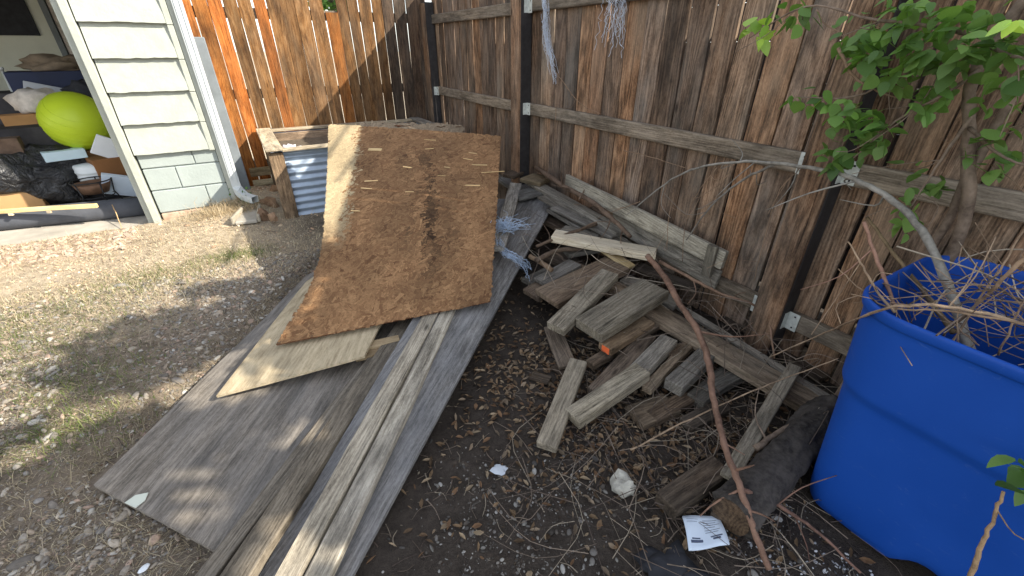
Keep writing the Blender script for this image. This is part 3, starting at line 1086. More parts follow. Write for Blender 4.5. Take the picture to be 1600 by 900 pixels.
def strand_board(name, left, right, thick, label, flakes, sun_strip=False, base=(0.150, 0.066, 0.028), pale=(0.45, 0.255, 0.120), seed=0):
    r_ = np.random.default_rng(seed)
    nv, nu = 49, 33
    Lc, Rc = resample(left, nv), resample(right, nv)
    u = np.linspace(0, 1, nu)
    S = Lc[:, None] * (1 - u)[None, :, None] + Rc[:, None] * u[None, :, None]
    # a slight cup, and ragged upper edge
    vv = np.linspace(0, 1, nv)
    S[:, :, 2] += 0.02 * np.sin(u * math.pi)[None] * np.sin(vv * math.pi)[:, None]
    rag_ = 0.012 * vnoise(u * 22, 0 * u, seed + 4) + 0.02 * np.abs(vnoise(u * 7, 0 * u + 3, seed + 5))
    dv = (S[-1] - S[-2])
    S[-1] += dv / np.linalg.norm(dv, axis=1)[:, None] * (rag_ - 0.02)[:, None]
    rl = 0.006 * vnoise(vv * 30, 0 * vv, seed + 9)
    S[:, -1, :2] += rl[:, None] * 0.7
    o0 = S.mean((0, 1))
    S = S - o0
    N = np.cross(np.gradient(S, axis=1), np.gradient(S, axis=0))
    N /= np.linalg.norm(N, axis=2)[..., None]
    if N[..., 2].mean() < 0:
        N = -N
    B = S - N * thick
    V = np.concatenate([S.reshape(-1, 3), B.reshape(-1, 3)])
    k = nv * nu
    I = np.arange(k).reshape(nv, nu)
    F = []
    for a in range(nv - 1):
        for b in range(nu - 1):
            F.append((I[a, b], I[a, b + 1], I[a + 1, b + 1], I[a + 1, b]))
            F.append((k + I[a + 1, b], k + I[a + 1, b + 1], k + I[a, b + 1], k + I[a, b]))
    rim = list(I[0, :]) + list(I[1:, -1]) + list(I[-1, ::-1][1:]) + list(I[::-1, 0][1:-1])
    for a, b in zip(rim, rim[1:] + rim[:1]):
        F.append((b, a, k + a, k + b))
    root = empty(name, o0, label, "strand board", "strand board panels of the stack")
    cols = np.tile(np.array([0.17, 0.095, 0.05]), (2 * k, 1))
    cols[k:] = (0.15, 0.06, 0.03)
    me = mesh_from("panel", V, F, False, cols)
    link("panel", me, M_FLAKE, root)
    # chips
    n = flakes
    uu, v_ = r_.uniform(0.004, 0.996, n), r_.uniform(0.004, 0.996, n)
    gi, gj = v_ * (nv - 1), uu * (nu - 1)
    a, b = np.minimum(gi.astype(int), nv - 2), np.minimum(gj.astype(int), nu - 2)
    fa, fb = (gi - a)[:, None], (gj - b)[:, None]
    P_ = (S[a, b] * (1 - fa) * (1 - fb) + S[a + 1, b] * fa * (1 - fb) + S[a, b + 1] * (1 - fa) * fb + S[a + 1, b + 1] * fa * fb)
    Nn = N[a, b]
    Uv = S[a, b + 1] - S[a, b]
    Uv = Uv - Nn * np.sum(Uv * Nn, 1)[:, None]
    Uv /= np.linalg.norm(Uv, axis=1)[:, None]
    Wv = np.cross(Nn, Uv)
    ang = r_.normal(0.9, 0.75, n)                       # chips lie mostly along the panel
    du = Uv * np.cos(ang)[:, None] + Wv * np.sin(ang)[:, None]
    dw = np.cross(Nn, du)
    ln = r_.gamma(3.2, 0.0095, n) + 0.012
    wd = r_.gamma(2.5, 0.0034, n) + 0.003
    edge = np.minimum(np.minimum(uu, 1 - uu) * 1.15, np.minimum(v_, 1 - v_) * 2.0)
    ln = np.minimum(ln, np.maximum(edge * 1.1, 0.004))
    wd = np.minimum(wd, np.maximum(edge * 0.9, 0.0015))
    h0 = r_.uniform(0.0005, 0.0015, n)
    tl = r_.normal(0, 0.00045, (n, 2))
    corners = []
    for sx, sy in ((-1, -0.8), (1, -1), (0.92, 1), (-1, 0.9)):
        corners.append(P_ + du * (ln * sx)[:, None] + dw * (wd * sy)[:, None] + Nn * np.maximum(0.0004, h0 + tl[:, 0] * sx + tl[:, 1] * sy)[:, None])
    Vc = np.stack(corners, 1).reshape(-1, 3)
    ii = np.arange(n) * 4
    Fc = np.concatenate([np.stack([ii, ii + 1, ii + 2], 1), np.stack([ii, ii + 2, ii + 3], 1)])
    # weather stains: a dark streak down the middle of the panel, damp band low right
    t = np.clip(r_.beta(2.6, 2.4, n), 0, 1)[:, None]
    cc = np.array(base) * (1 - t) + np.array(pale) * t
    stain = np.exp(-(((uu - 0.52 - 0.10 * (1 - v_) + 0.05 * vnoise(v_ * 5, 0 * v_, seed + 1)) / 0.12) ** 2)) * sstep(0.05, 0.30, v_) * sstep(0.97, 0.72, v_)
    stain = stain * np.clip(0.50 + 1.0 * vnoise(uu * 30, v_ * 9, seed + 2), 0, 1)
    blot = np.clip(vnoise(uu * 4.2, v_ * 5.5, seed + 3), 0, 1) * 0.45
    cc = cc * (1 - 0.80 * stain - 0.45 * blot)[:, None]
    if sun_strip:                                             # sunlight painted into the chips: a paler strip, wavy at its edge
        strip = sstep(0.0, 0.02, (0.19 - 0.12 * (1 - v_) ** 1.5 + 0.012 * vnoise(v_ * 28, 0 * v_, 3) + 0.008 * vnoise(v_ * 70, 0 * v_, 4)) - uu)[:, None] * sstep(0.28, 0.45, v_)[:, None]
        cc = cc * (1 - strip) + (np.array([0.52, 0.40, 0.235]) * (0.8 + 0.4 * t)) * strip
    cc *= (0.86 + 0.2 * vnoise(uu * 9, v_ * 11, seed + 7))[:, None]
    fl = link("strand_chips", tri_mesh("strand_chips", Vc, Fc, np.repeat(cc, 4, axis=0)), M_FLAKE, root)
    tag(fl, kind="stuff")
    return root, S, N, o0


PLN = (0.193, 0.316, -0.49)            # the panel's plane, z = a x + b y + c


def on_plane(q):
    d = ray(*q)
    n = np.array([-PLN[0], -PLN[1], 1.0])
    return _C + d * ((PLN[2] - _C[2]) / (d @ n))


left = [on_plane(q) for q in ((431, 538), (468, 482), (492, 430), (504, 380), (509, 320), (512, 250), (513, 193))]
right = [on_plane(q) for q in ((766, 470), (768, 430), (773, 360), (778, 290), (783, 212))]
OSB, OS, ON, OO = strand_board("strand_board", left, right, 0.012, "large warped brown strand board panel leaning on top of the stack", 19000, sun_strip=True, seed=2)
# pale slivers where strands have come off
rs = random.Random(11)
slots = [(586, 234, .055), (668, 233, .05), (672, 219, .05), (577, 295, .06), (580, 283, .05), (640, 262, .05), (736, 250, .06), (745, 258, .08), (755, 270, .16), (735, 290, .07), (700, 262, .03), (690, 275, .03), (742, 240, .05), (560, 330, .05), (640, 300, .03)]
DV = OS[:, 1:] + OO


def on_panel(q):
    """where the sight line through q meets the panel"""
    best = None
    d = ray(*q)
    d = d / np.linalg.norm(d)
    W_ = OS + OO - _C
    perp = np.linalg.norm(W_ - (W_ @ d)[..., None] * d, axis=2)
    i, j = np.unravel_index(np.argmin(perp), perp.shape)
    n = ON[i, j]
    t = ((OS[i, j] + OO - _C) @ n) / (d @ n)
    return _C + d * t, n, OS[i, min(j + 1, OS.shape[1] - 1)] - OS[i, max(j - 1, 0)]


for qx, qy, ln in slots:
    p, n, u_ = on_panel((qx, qy))
    big = qx == 586
    me = box_mesh("bare_sliver", ln * 1.9, 0.034 if big else rs.uniform(0.006, 0.012), 0.0020, 0.0004)
    o = link("bare_sliver", me, W_FRESH, OSB, tint=(1.25, 1.05, 0.72))
    M = basis(Vector(u_) + Vector((0, 0, rs.uniform(-.01, .01))), n).to_4x4()
    M.translation = Vector(p + n * 0.0024) - OSB.location
    o.matrix_basis = M
# second panel behind, only its upper right corner shows
b0, b1 = at(560, 194, z=0.85), at(722, 197, z=0.80)
down = np.array([-0.36, -0.95, 0]) * 0.5
strand_board("strand_board", [b0 + down + [0, 0, -.42], b0 + down * .5 + [0, 0, -.20], b0], [b1 + down + [0, 0, -.42], b1 + down * .5 + [0, 0, -.20], b1], 0.011, "greyer strand board panel behind, only its top edge and corner showing", 5000, base=(0.20, 0.145, 0.10), pale=(0.42, 0.32, 0.21), seed=5)

# ------------------------------------------------------------------ scrap heap of timber
Q = quad_board
Q("short_board", [(840, 450), (867, 475), (980, 422), (950, 398)], 0.20, 0.25, 0.038, W_BROWN, "wide brown board end lying across the heap below the thick twig", tint=(1.0, 0.9, 0.8))
Q("short_board", [(857, 500), (877, 517), (965, 430), (943, 418)], 0.185, 0.29, 0.050, W_GREY, "narrow pale grey length between the brown board and the knotted block", tint=(1.0, 0.95, 0.86))
Q("short_board", [(905, 493), (933, 525), (1043, 457), (1007, 433)], 0.215, 0.275, 0.060, W_GREY, "thick wide grey block with a swirling knot, topmost of the heap", tint=(0.98, 0.93, 0.84))
Q("long_board", [(958, 436), (945, 452), (1290, 655), (1303, 627)], 0.185, 0.105, 0.045, W_BROWN, "long grey-brown board slanting from the knotted block down to the blue bin", tint=(1.25, 1.2, 1.1))
Q("long_strip", [(1060, 472), (1055, 478), (1300, 630), (1306, 622)], 0.12, 0.11, 0.02, W_GREY, "thin grey strip alongside the long slanting board towards the bin", tint=(1.1, 1.08, 1.05))
Q("fresh_board", [(858, 355), (872, 372), (1020, 402), (1031, 386)], 0.355, 0.31, 0.042, W_FRESH, "pale nearly new board end resting across the middle of the heap", tint=(1.05, 1.08, 1.12), wscale=0.8)
Q("long_board", [(826, 272), (819, 281), (968, 366), (976, 358)], 0.42, 0.345, 0.03, W_GREY, "long light grey batten slanting down from the fence corner", tint=(1.25, 1.25, 1.22))
Q("long_board", [(872, 315), (862, 330), (960, 385), (975, 372)], 0.33, 0.29, 0.03, W_GREY, "grey plank half hidden beneath the light grey batten", tint=(0.85, 0.86, 0.88))
Q("long_board", [(800, 262), (790, 290), (862, 330), (872, 312)], 0.33, 0.30, 0.03, W_GREY, "bluish grey plank at the far end of the heap by the fence corner", tint=(0.95, 1.0, 1.1))
Q("board_offcut", [(790, 270), (798, 277), (826, 263), (820, 256)], 0.43, 0.45, 0.03, W_BROWN, "dark offcut sticking up at the far end beside the strand board", tint=(0.55, 0.52, 0.5), cat="offcut")
Q("board_offcut", [(824, 268), (822, 280), (852, 287), (856, 276)], 0.45, 0.44, 0.035, W_BROWN, "mossy brown offcut on the bluish plank near the corner", tint=(0.85, 0.82, 0.66), cat="offcut")
Q("plank_end", [(797, 284), (816, 288), (787, 388), (764, 388)], 0.375, 0.335, 0.024, W_GREY, "pale slanted plank end showing between strand board and plywood strip", tint=(1.15, 1.17, 1.2))
# plank on edge along the fence, standing on the lower rail
fa, fb = at(886, 272, X=1.985), at(1137, 394, X=2.0)
place_board("edge_plank", fa, fb, 0.030, 0.105, W_GREY, "pale plank standing on edge against the fence behind the heap", "board", "loose boards in the scrap heap", tint=(1.12, 1.12, 1.06))
fa, fb = at(960, 330, X=2.025), at(1128, 424, X=2.025)
place_board("edge_plank", fa, fb, 0.022, 0.12, W_GREY, "second plank on edge behind the pale one, end showing lower", "board", "loose boards in the scrap heap", tint=(0.9, 0.9, 0.88))
sa, sb = at(1112, 384, X=1.955), at(1100, 432, X=1.955)
place_board("upright_block", sa, sb, 0.055, 0.03, W_GREY, "short upright block leaning on the end of the pale edge plank", "block", "loose boards in the scrap heap", up=(-1, 0, 0), tint=(0.95, 0.93, 0.85))
Q("flat_offcut", [(848, 508), (877, 510), (897, 560), (879, 585)], 0.085, 0.055, 0.022, W_BROWN, "thin dark flat board lying between the pale lengths at the heap's left", tint=(0.72, 0.68, 0.64))
Q("short_board", [(890, 559), (919, 564), (868, 700), (838, 689)], 0.115, 0.055, 0.040, W_GREY, "pale short length lying apart at the lower left of the heap, pointing at us", tint=(0.9, 0.84, 0.74))
Q("short_board", [(899, 630), (888, 667), (1015, 583), (994, 564)], 0.085, 0.145, 0.055, W_GREY, "thick pale length beside the one that points at us", tint=(0.98, 0.93, 0.82))
Q("short_board", [(922, 600), (942, 622), (1023, 527), (1003, 515)], 0.085, 0.115, 0.038, W_BROWN, "purplish brown length with a dark stain, partly under its pale neighbour", tint=(1.0, 0.95, 0.92))
Q("short_board", [(982, 573), (1003, 590), (1057, 535), (1037, 518)], 0.12, 0.145, 0.05, W_GREY, "grey length next to the purplish one, its square end uppermost", tint=(0.92, 0.9, 0.88))
Q("short_board", [(1003, 600), (1017, 610), (1087, 536), (1073, 530)], 0.085, 0.12, 0.04, W_BROWN, "narrow brown stick of timber between two grey lengths", tint=(1.0, 0.95, 0.85))
Q("short_board", [(1043, 585), (1065, 612), (1116, 555), (1100, 537)], 0.115, 0.125, 0.06, W_GREY, "dark grey thick block under the long slanting board", tint=(0.55, 0.55, 0.56))
Q("short_board", [(1075, 612), (1100, 632), (1150, 585), (1130, 568)], 0.07, 0.07, 0.05, W_GREY, "charcoal block in the shadow right of the dark grey one", tint=(0.4, 0.39, 0.38))
ob = Q("short_board", [(935, 533), (955, 546), (1022, 505), (1006, 492)], 0.15, 0.165, 0.045, W_BROWN, "brown length under the knotted block with its end painted orange", tint=(1.05, 0.92, 0.75))
lx = max(v.co.x for v in ob.data.vertices)
link("painted_end", box_mesh("painted_end", 0.003, 0.045, 0.035, 0.0005), M_PAINT, ob, loc=(-lx - 0.0018, -0.008, 0))["label"] = "bright orange painted end"
Q("short_board", [(985, 522), (995, 530), (1045, 500), (1035, 492)], 0.13, 0.14, 0.035, W_BROWN, "thin brown piece tucked under the long slanting board", tint=(0.8, 0.75, 0.7))
Q("board_offcut", [(917, 560), (926, 573), (968, 549), (958, 538)], 0.075, 0.085, 0.035, W_BROWN, "small splintered offcut in the dead leaves below the knotted block", tint=(0.9, 0.85, 0.78), cat="offcut")
Q("board_offcut", [(980, 632), (1004, 668), (1060, 640), (1040, 612)], 0.045, 0.05, 0.04, W_BROWN, "half buried brown block in the dry stems below the heap", tint=(0.75, 0.7, 0.62), cat="offcut")
Q("board_offcut", [(820, 432), (828, 448), (872, 425), (862, 412)], 0.14, 0.15, 0.03, W_GREY, "grey offcut at the left edge of the heap by the plywood strip", tint=(0.7, 0.7, 0.7), cat="offcut")
Q("short_board", [(820, 450), (838, 466), (916, 420), (900, 404)], 0.145, 0.20, 0.035, W_BROWN, "dark brown length just left of the wide brown board end", tint=(0.62, 0.58, 0.55))
Q("short_board", [(838, 432), (850, 446), (905, 415), (893, 402)], 0.19, 0.22, 0.03, W_GREY, "dim grey length under the two round sticks", tint=(0.6, 0.6, 0.62))
Q("short_board", [(1027, 766), (1055, 800), (1140, 742), (1119, 706)], 0.075, 0.075, 0.055, W_BROWN, "dark thick block lying in front of the bark log", tint=(0.62, 0.6, 0.58))
Q("short_board", [(1110, 800), (1128, 815), (1170, 745), (1150, 735)], 0.045, 0.05, 0.035, W_BROWN, "dark offcut wedged between the thick block and the log", tint=(0.45, 0.43, 0.41))
Q("leaning_plank", [(1234, 568), (1253, 573), (1155, 742), (1121, 746)], 0.155, 0.105, 0.022, W_GREY, "tapered grey plank leaning from the long board towards the bark log", tint=(0.86, 0.82, 0.74), wscale=1.15)
extra = [([(905, 330), (900, 342), (985, 392), (992, 383)], .34, .30, .025, W_GREY, "weathered lath lying parallel below the thick brown branch", (0.8, 0.78, 0.74)),
         ([(935, 345), (928, 356), (1060, 425), (1066, 415)], .27, .22, .03, W_BROWN, "dim board between the fresh board and the edge planks", (0.7, 0.67, 0.64)),
         ([(978, 425), (972, 440), (1058, 480), (1064, 468)], .20, .16, .03, W_GREY, "grey board just behind the knotted block", (0.72, 0.7, 0.67)),
         ([(880, 385), (885, 398), (945, 388), (940, 376)], .24, .25, .03, W_GREY, "grey stub under the crooked dark stick", (0.6, 0.6, 0.6)),
         ([(1075, 498), (1068, 512), (1130, 548), (1138, 534)], .15, .13, .04, W_GREY, "dark grey piece beside the reddish branch", (0.5, 0.5, 0.5)),
         ([(1010, 640), (1025, 660), (1085, 625), (1072, 607)], .05, .055, .04, W_BROWN, "brown block half covered by dry stems", (0.5, 0.46, 0.42)),
         ([(1065, 650), (1080, 672), (1140, 640), (1128, 620)], .04, .045, .035, W_BROWN, "dark block left of the tapered leaning plank", (0.42, 0.4, 0.38)),
         ([(1100, 600), (1112, 618), (1178, 580), (1168, 565)], .075, .08, .04, W_GREY, "charcoal grey block under the tapered plank's upper end", (0.42, 0.42, 0.42)),
         ([(862, 560), (872, 578), (905, 600), (915, 586)], .03, .035, .02, W_BROWN, "small dark chip of wood in the leaf litter", (0.55, 0.5, 0.46)),
         ([(830, 578), (828, 592), (858, 600), (860, 588)], .02, .022, .012, W_BROWN, "flat dark shingle scrap among the dead leaves", (0.5, 0.48, 0.46)),
         ([(800, 300), (806, 312), (850, 300), (845, 290)], .36, .38, .025, W_GREY, "bluish offcut next to the pale plank ends", (0.7, 0.75, 0.82)),
         ([(850, 300), (846, 310), (905, 345), (910, 336)], .40, .36, .02, W_GREY, "narrow lath under the light grey batten", (0.65, 0.64, 0.62))]
extra += [([(868, 318), (865, 326), (960, 372), (964, 364)], .385, .33, .02, W_GREY, "thin slat just below the light grey batten", (0.95, 0.95, 0.95)),
          ([(930, 318), (926, 326), (1030, 384), (1034, 376)], .36, .30, .02, W_BROWN, "thin brown slat beside the pale edge plank", (0.9, 0.85, 0.8)),
          ([(975, 352), (971, 362), (1075, 412), (1079, 402)], .28, .24, .02, W_GREY, "grey slat leaning towards the short upright block", (0.75, 0.75, 0.74)),
          ([(935, 378), (938, 388), (985, 420), (990, 412)], .29, .25, .02, W_FRESH, "yellowish splinter under the fresh board", (0.75, 0.68, 0.5)),
          ([(1000, 408), (996, 418), (1090, 455), (1094, 446)], .22, .18, .025, W_BROWN, "dark slat behind the reddish branch", (0.6, 0.57, 0.54)),
          ([(880, 350), (876, 362), (935, 372), (938, 362)], .31, .31, .025, W_GREY, "short slat crossing under the dark twig", (0.7, 0.7, 0.7)),
          ([(1110, 520), (1105, 530), (1190, 575), (1195, 566)], .135, .115, .02, W_GREY, "grey slat on top of the long slanting board", (0.9, 0.88, 0.84)),
          ([(1040, 545), (1048, 558), (1110, 530), (1104, 519)], .11, .12, .03, W_BROWN, "brown scrap between the grey lengths and the long board", (0.6, 0.56, 0.52))]
for c_, za_, zb_, t_, m_, lab, ti in extra:
    Q("scrap_board", c_, za_, zb_, t_, m_, lab, tint=ti)
# dark boards flat on the soil along the fence foot
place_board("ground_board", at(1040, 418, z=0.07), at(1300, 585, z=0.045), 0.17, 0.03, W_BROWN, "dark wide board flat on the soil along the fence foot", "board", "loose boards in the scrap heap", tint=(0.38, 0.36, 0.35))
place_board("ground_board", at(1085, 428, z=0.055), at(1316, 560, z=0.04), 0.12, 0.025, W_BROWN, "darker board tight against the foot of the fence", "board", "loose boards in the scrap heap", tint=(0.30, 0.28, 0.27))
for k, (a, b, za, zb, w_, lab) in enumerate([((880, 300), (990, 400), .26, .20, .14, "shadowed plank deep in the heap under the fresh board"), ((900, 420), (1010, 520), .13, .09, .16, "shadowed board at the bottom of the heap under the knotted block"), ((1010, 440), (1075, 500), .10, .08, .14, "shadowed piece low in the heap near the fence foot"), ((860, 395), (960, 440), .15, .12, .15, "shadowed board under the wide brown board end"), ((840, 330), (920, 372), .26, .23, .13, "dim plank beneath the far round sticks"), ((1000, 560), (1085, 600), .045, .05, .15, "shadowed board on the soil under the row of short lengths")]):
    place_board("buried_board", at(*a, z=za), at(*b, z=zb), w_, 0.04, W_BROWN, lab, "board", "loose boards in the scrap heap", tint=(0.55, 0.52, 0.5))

# ------------------------------------------------------------------ blue bin
def rounded_rect(x0, x1, y0, y1, r, n=10):
    P_ = []
    for cx, cy, a0 in ((x1 - r, y1 - r, 0), (x0 + r, y1 - r, 90), (x0 + r, y0 + r, 180), (x1 - r, y0 + r, 270)):
        for k in range(n + 1):
            a = math.radians(a0 + 90 * k / n)
            P_.append((cx + r * math.cos(a), cy + r * math.sin(a)))
    # extra points on the long straight fronts
    out = []
    for i, p in enumerate(P_):
        out.append(p)
        q = P_[(i + 1) % len(P_)]
        d = math.hypot(q[0] - p[0], q[1] - p[1])
        if d > 0.12:
            m = 14
            for k in range(1, m):
                out.append((p[0] + (q[0] - p[0]) * k / m, p[1] + (q[1] - p[1]) * k / m))
    return out


def loft(rings, close_last=False):
    V, F = [], []
    n = len(rings[0])
    for r in rings:
        V += r
    for i in range(len(rings) - 1):
        for k in range(n):
            a, b = i * n + k, i * n + (k + 1) % n
            F.append((a, b, b + n, a + n))
    if close_last:
        F.append(tuple(range((len(rings) - 1) * n, len(rings) * n)))
    return V, F


BN = empty("recycling_bin", (1.62, 0.0, 0), "big blue plastic wheeled bin without its lid, full of dead branches", "bin")


def bin_ring(z, grow=0.0, arch=False, rmul=1.0):
    f = z / 0.80
    x0, x1 = 1.372 - 0.060 * f - grow, 1.88 + 0.045 * f + grow
    y0, y1 = -0.30 - 0.10 * f - grow, 0.305 + 0.075 * f + grow
    r = (0.075 + 0.055 * f + grow) * rmul
    out = []
    for (x, y) in rounded_rect(x0, x1, y0, y1, r):
        zz = z
        if arch and x < 1.5:
            a = (y + 0.045) / 0.075
            if abs(a) < 1:
                zz = z + 0.075 * math.sqrt(1 - a * a)
        out.append((x - 1.62, y, zz))
    return out


def bring(z, grow, **k):
    return bin_ring(z, grow, **k)


outer = [bring(0.012, -0.012, arch=True), bring(0.03, -0.002, arch=True), bring(0.115, 0), bring(0.25, 0), bring(0.42, 0), bring(0.496, 0), bring(0.502, 0.001), bring(0.530, 0.012), bring(0.536, 0.0125), bring(0.60, 0.012), bring(0.70, 0.012), bring(0.768, 0.012), bring(0.771, 0.014), bring(0.773, 0.021), bring(0.798, 0.023), bring(0.805, 0.020), bring(0.807, 0.012), bring(0.798, 0.008), bring(0.74, 0.006), bring(0.52, 0.004), bring(0.30, -0.012), bring(0.14, -0.03)]
V, F = loft(outer, True)
body = link("body", mesh_from("body", V, F, True), M_BIN, BN)
sb = body.modifiers.new("smooth", 'SUBSURF')
sb.levels = sb.render_levels = 1
fill_n = 900
fr = np.random.default_rng(8)
fx_, fy_ = fr.uniform(1.49, 1.80, fill_n), fr.uniform(-0.22, 0.22, fill_n)
fM = rot_z(fr.uniform(0, 6.28, fill_n)) @ rot_y(fr.normal(0, 0.5, fill_n))
fS = np.stack([fr.uniform(0.02, 0.07, fill_n), fr.uniform(0.002, 0.012, fill_n), fr.uniform(0.002, 0.006, fill_n)], -1)
fv = np.array([(-1, -1, 0), (1, -1, 0), (1, 1, 0), (-1, 1, 0), (0, 0, 1.0)])
ff = np.array([(0, 1, 4), (1, 2, 4), (2, 3, 4), (3, 0, 4)])
fc = np.array([[0.10, 0.075, 0.055], [0.06, 0.045, 0.035], [0.16, 0.12, 0.085]])[fr.integers(0, 3, fill_n)]
fl_ = link("brush_fill", scatter("brush_fill", fv, ff, fM @ (np.eye(3)[None] * fS[:, None, :]), np.stack([fx_ - 1.62, fy_, 0.36 + fr.uniform(-0.05, 0.05, fill_n)], -1), fc), M_TWIG, BN)
tag(fl_, kind="stuff")
for yy in (-0.26, 0.12):
    v_, f_ = tube_arrays([(1.94 - 1.62, yy - 0.03, 0.10), (1.94 - 1.62, yy + 0.03, 0.10)], [0.10, 0.10], 20)
    link("wheel", mesh_from("wheel", v_, f_), M_BLACKM, BN)

# ------------------------------------------------------------------ log, rock, paper, cloth
la, lb = at(1142, 806, z=0.085), at(1300, 640, z=0.10)
la, lb = Vector(la), Vector(lb)
lg = empty("bark_log", la, "rotting log with dark bark lying beside the blue bin", "log")
pts = [la.lerp(lb, k / 9) + Vector((0, 0, 0.006 * math.sin(k))) for k in range(10)]
nseg, nsd = 60, 44
dl_ = np.array((lb - la).normalized())
up_ = np.array([0, 0, 1.0])
sd__ = np.cross(dl_, up_)
sd__ /= np.linalg.norm(sd__)
up_ = np.cross(sd__, dl_)
LL = (lb - la).length
v_, f_ = [], []
for i in range(nseg + 1):
    for k in range(nsd):
        a = 2 * math.pi * k / nsd
        s1 = LL * i / nseg
        rr_ = 0.070 + 0.006 * float(vnoise(s1 * 5, math.cos(a) * 1.2 + 3 * math.sin(a), 1)) + 0.009 * float(vnoise(s1 * 14, a * 7 / 6.2832 * 3, 2)) + 0.006 * abs(float(vnoise(s1 * 40, 20 * math.cos(a) + 13 * math.sin(a), 3)))
        v_.append(dl_ * s1 + (sd__ * math.cos(a) + up_ * math.sin(a)) * rr_)
for i in range(nseg):
    for k in range(nsd):
        a_, b_ = i * nsd + k, i * nsd + (k + 1) % nsd
        f_.append((a_, b_, b_ + nsd, a_ + nsd))
f_.append(tuple(range(nsd))[::-1])
f_.append(tuple(range(nseg * nsd, (nseg + 1) * nsd)))
link("bark", mesh_from("bark", v_, f_, True), M_LOG, lg)
dl = (lb - la).normalized()
v_, f_ = tube_arrays([np.array(-dl * 0.006), np.array(dl * 0.004)], [0.060, 0.064], 22, knob=0.05, seed=5)
link("cut_end", mesh_from("cut_end", v_, f_), W_BROWN, lg, tint=(0.42, 0.36, 0.30))
rk = link("rock", blob_mesh("rock", 0.033, 0.043, 0.034, 0.75, 2.6, 5, 3, True), M_ROCK, loc=at(974, 757, z=0.03), rot=(0.2, 0.1, 0.7))
tag(rk, "fist sized pale limestone rock on the dark soil", "rock")

pc = [at(1065, 808, z=0.035), at(1122, 806, z=0.035), at(1139, 854, z=0.035), at(1076, 861, z=0.035)]
pw = empty("paper_sheet", pc[0], "folded bluish white printed leaflet lying on the soil by the log", "paper")
V, F = [], []
n = 9
for i in range(n):
    for j in range(n):
        a, b = i / (n - 1), j / (n - 1)
        p = (pc[0] * (1 - a) + pc[1] * a) * (1 - b) + (pc[3] * (1 - a) + pc[2] * a) * b - pc[0]
        p = p + np.array([0, 0, 0.012 * abs(a - 0.45) + 0.006 * math.sin(a * 5 + b * 4) + 0.012 * b * (1 - b)])
        V.append(p)
for i in range(n - 1):
    for j in range(n - 1):
        F.append((i * n + j, (i + 1) * n + j, (i + 1) * n + j + 1, i * n + j + 1))
pm = mesh_from("leaflet", V, F, True)
po = link("leaflet", pm, M_SHEET, pw)
sd = po.modifiers.new("thick", 'SOLIDIFY')
sd.thickness = 0.0008


def paper_at(a, b, h=0.0016):
    p = (pc[0] * (1 - a) + pc[1] * a) * (1 - b) + (pc[3] * (1 - a) + pc[2] * a) * b - pc[0]
    return p + np.array([0, 0, 0.012 * abs(a - 0.45) + 0.006 * math.sin(a * 5 + b * 4) + 0.012 * b * (1 - b) + h])


for (a0, a1, b0_, b1_) in [(0.52, 0.9, 0.16, 0.175), (0.52, 0.85, 0.23, 0.245), (0.52, 0.93, 0.30, 0.315), (0.52, 0.8, 0.37, 0.385), (0.52, 0.9, 0.46, 0.475), (0.52, 0.84, 0.53, 0.545), (0.10, 0.42, 0.72, 0.80), (0.14, 0.36, 0.66, 0.70), (0.62, 0.9, 0.66, 0.70), (0.66, 0.84, 0.72, 0.78), (0.08, 0.4, 0.12, 0.13), (0.08, 0.36, 0.2, 0.21)]:
    m_ = 6
    V = [paper_at(a0 + (a1 - a0) * k / m_, bb) for bb in (b0_, b1_) for k in range(m_ + 1)]
    F = [(k, k + 1, k + m_ + 2, k + m_ + 1) for k in range(m_)]
    link("print_line", mesh_from("print_line", V, F), M_INK, pw)
cl = link("black_cloth", blob_mesh("black_cloth", 0.085, 0.06, 0.014, 0.8, 4, 7), M_DARK, loc=at(1050, 888, z=0.006), rot=(0, 0, -0.6))
tag(cl, "crumpled black cloth scrap on the soil left of the leaflet", "cloth")
foil = link("foil_scrap", blob_mesh("foil_scrap", 0.024, 0.028, 0.005, 0.9, 6, 2, 2, True), M_PAPER, loc=at(781, 733, z=0.012), tint=(0.7, 0.72, 0.75))
tag(foil, "small torn white scrap of paper on the bare dark soil", "scrap")
chip = link("white_chip", blob_mesh("white_chip", 0.016, 0.011, 0.004, 0.3, 4, 3, 2), M_PAPER, loc=at(225, 888, z=0.018), rot=(0, 0, 0.6))
tag(chip, "flat white shell chip on the gravel below the plywood corner", "chip")
leafp = [at(*q, z=zA + 0.0045) for q in ((195, 786), (212, 774), (232, 770), (227, 782), (212, 794))]
V = [p - leafp[0] for p in leafp] + [p - leafp[0] + np.array([0, 0, 0.002]) for p in leafp]
F = [(5, 6, 7, 8, 9), (4, 3, 2, 1, 0)] + [(k, (k + 1) % 5, 5 + (k + 1) % 5, 5 + k) for k in range(5)]
sp = link("bleached_leaf", mesh_from("bleached_leaf", V, F), M_PAPER, loc=leafp[0], tint=(0.85, 0.85, 0.7))
tag(sp, "single pale bleached leaf lying on the front edge of the grey plywood", "leaf")

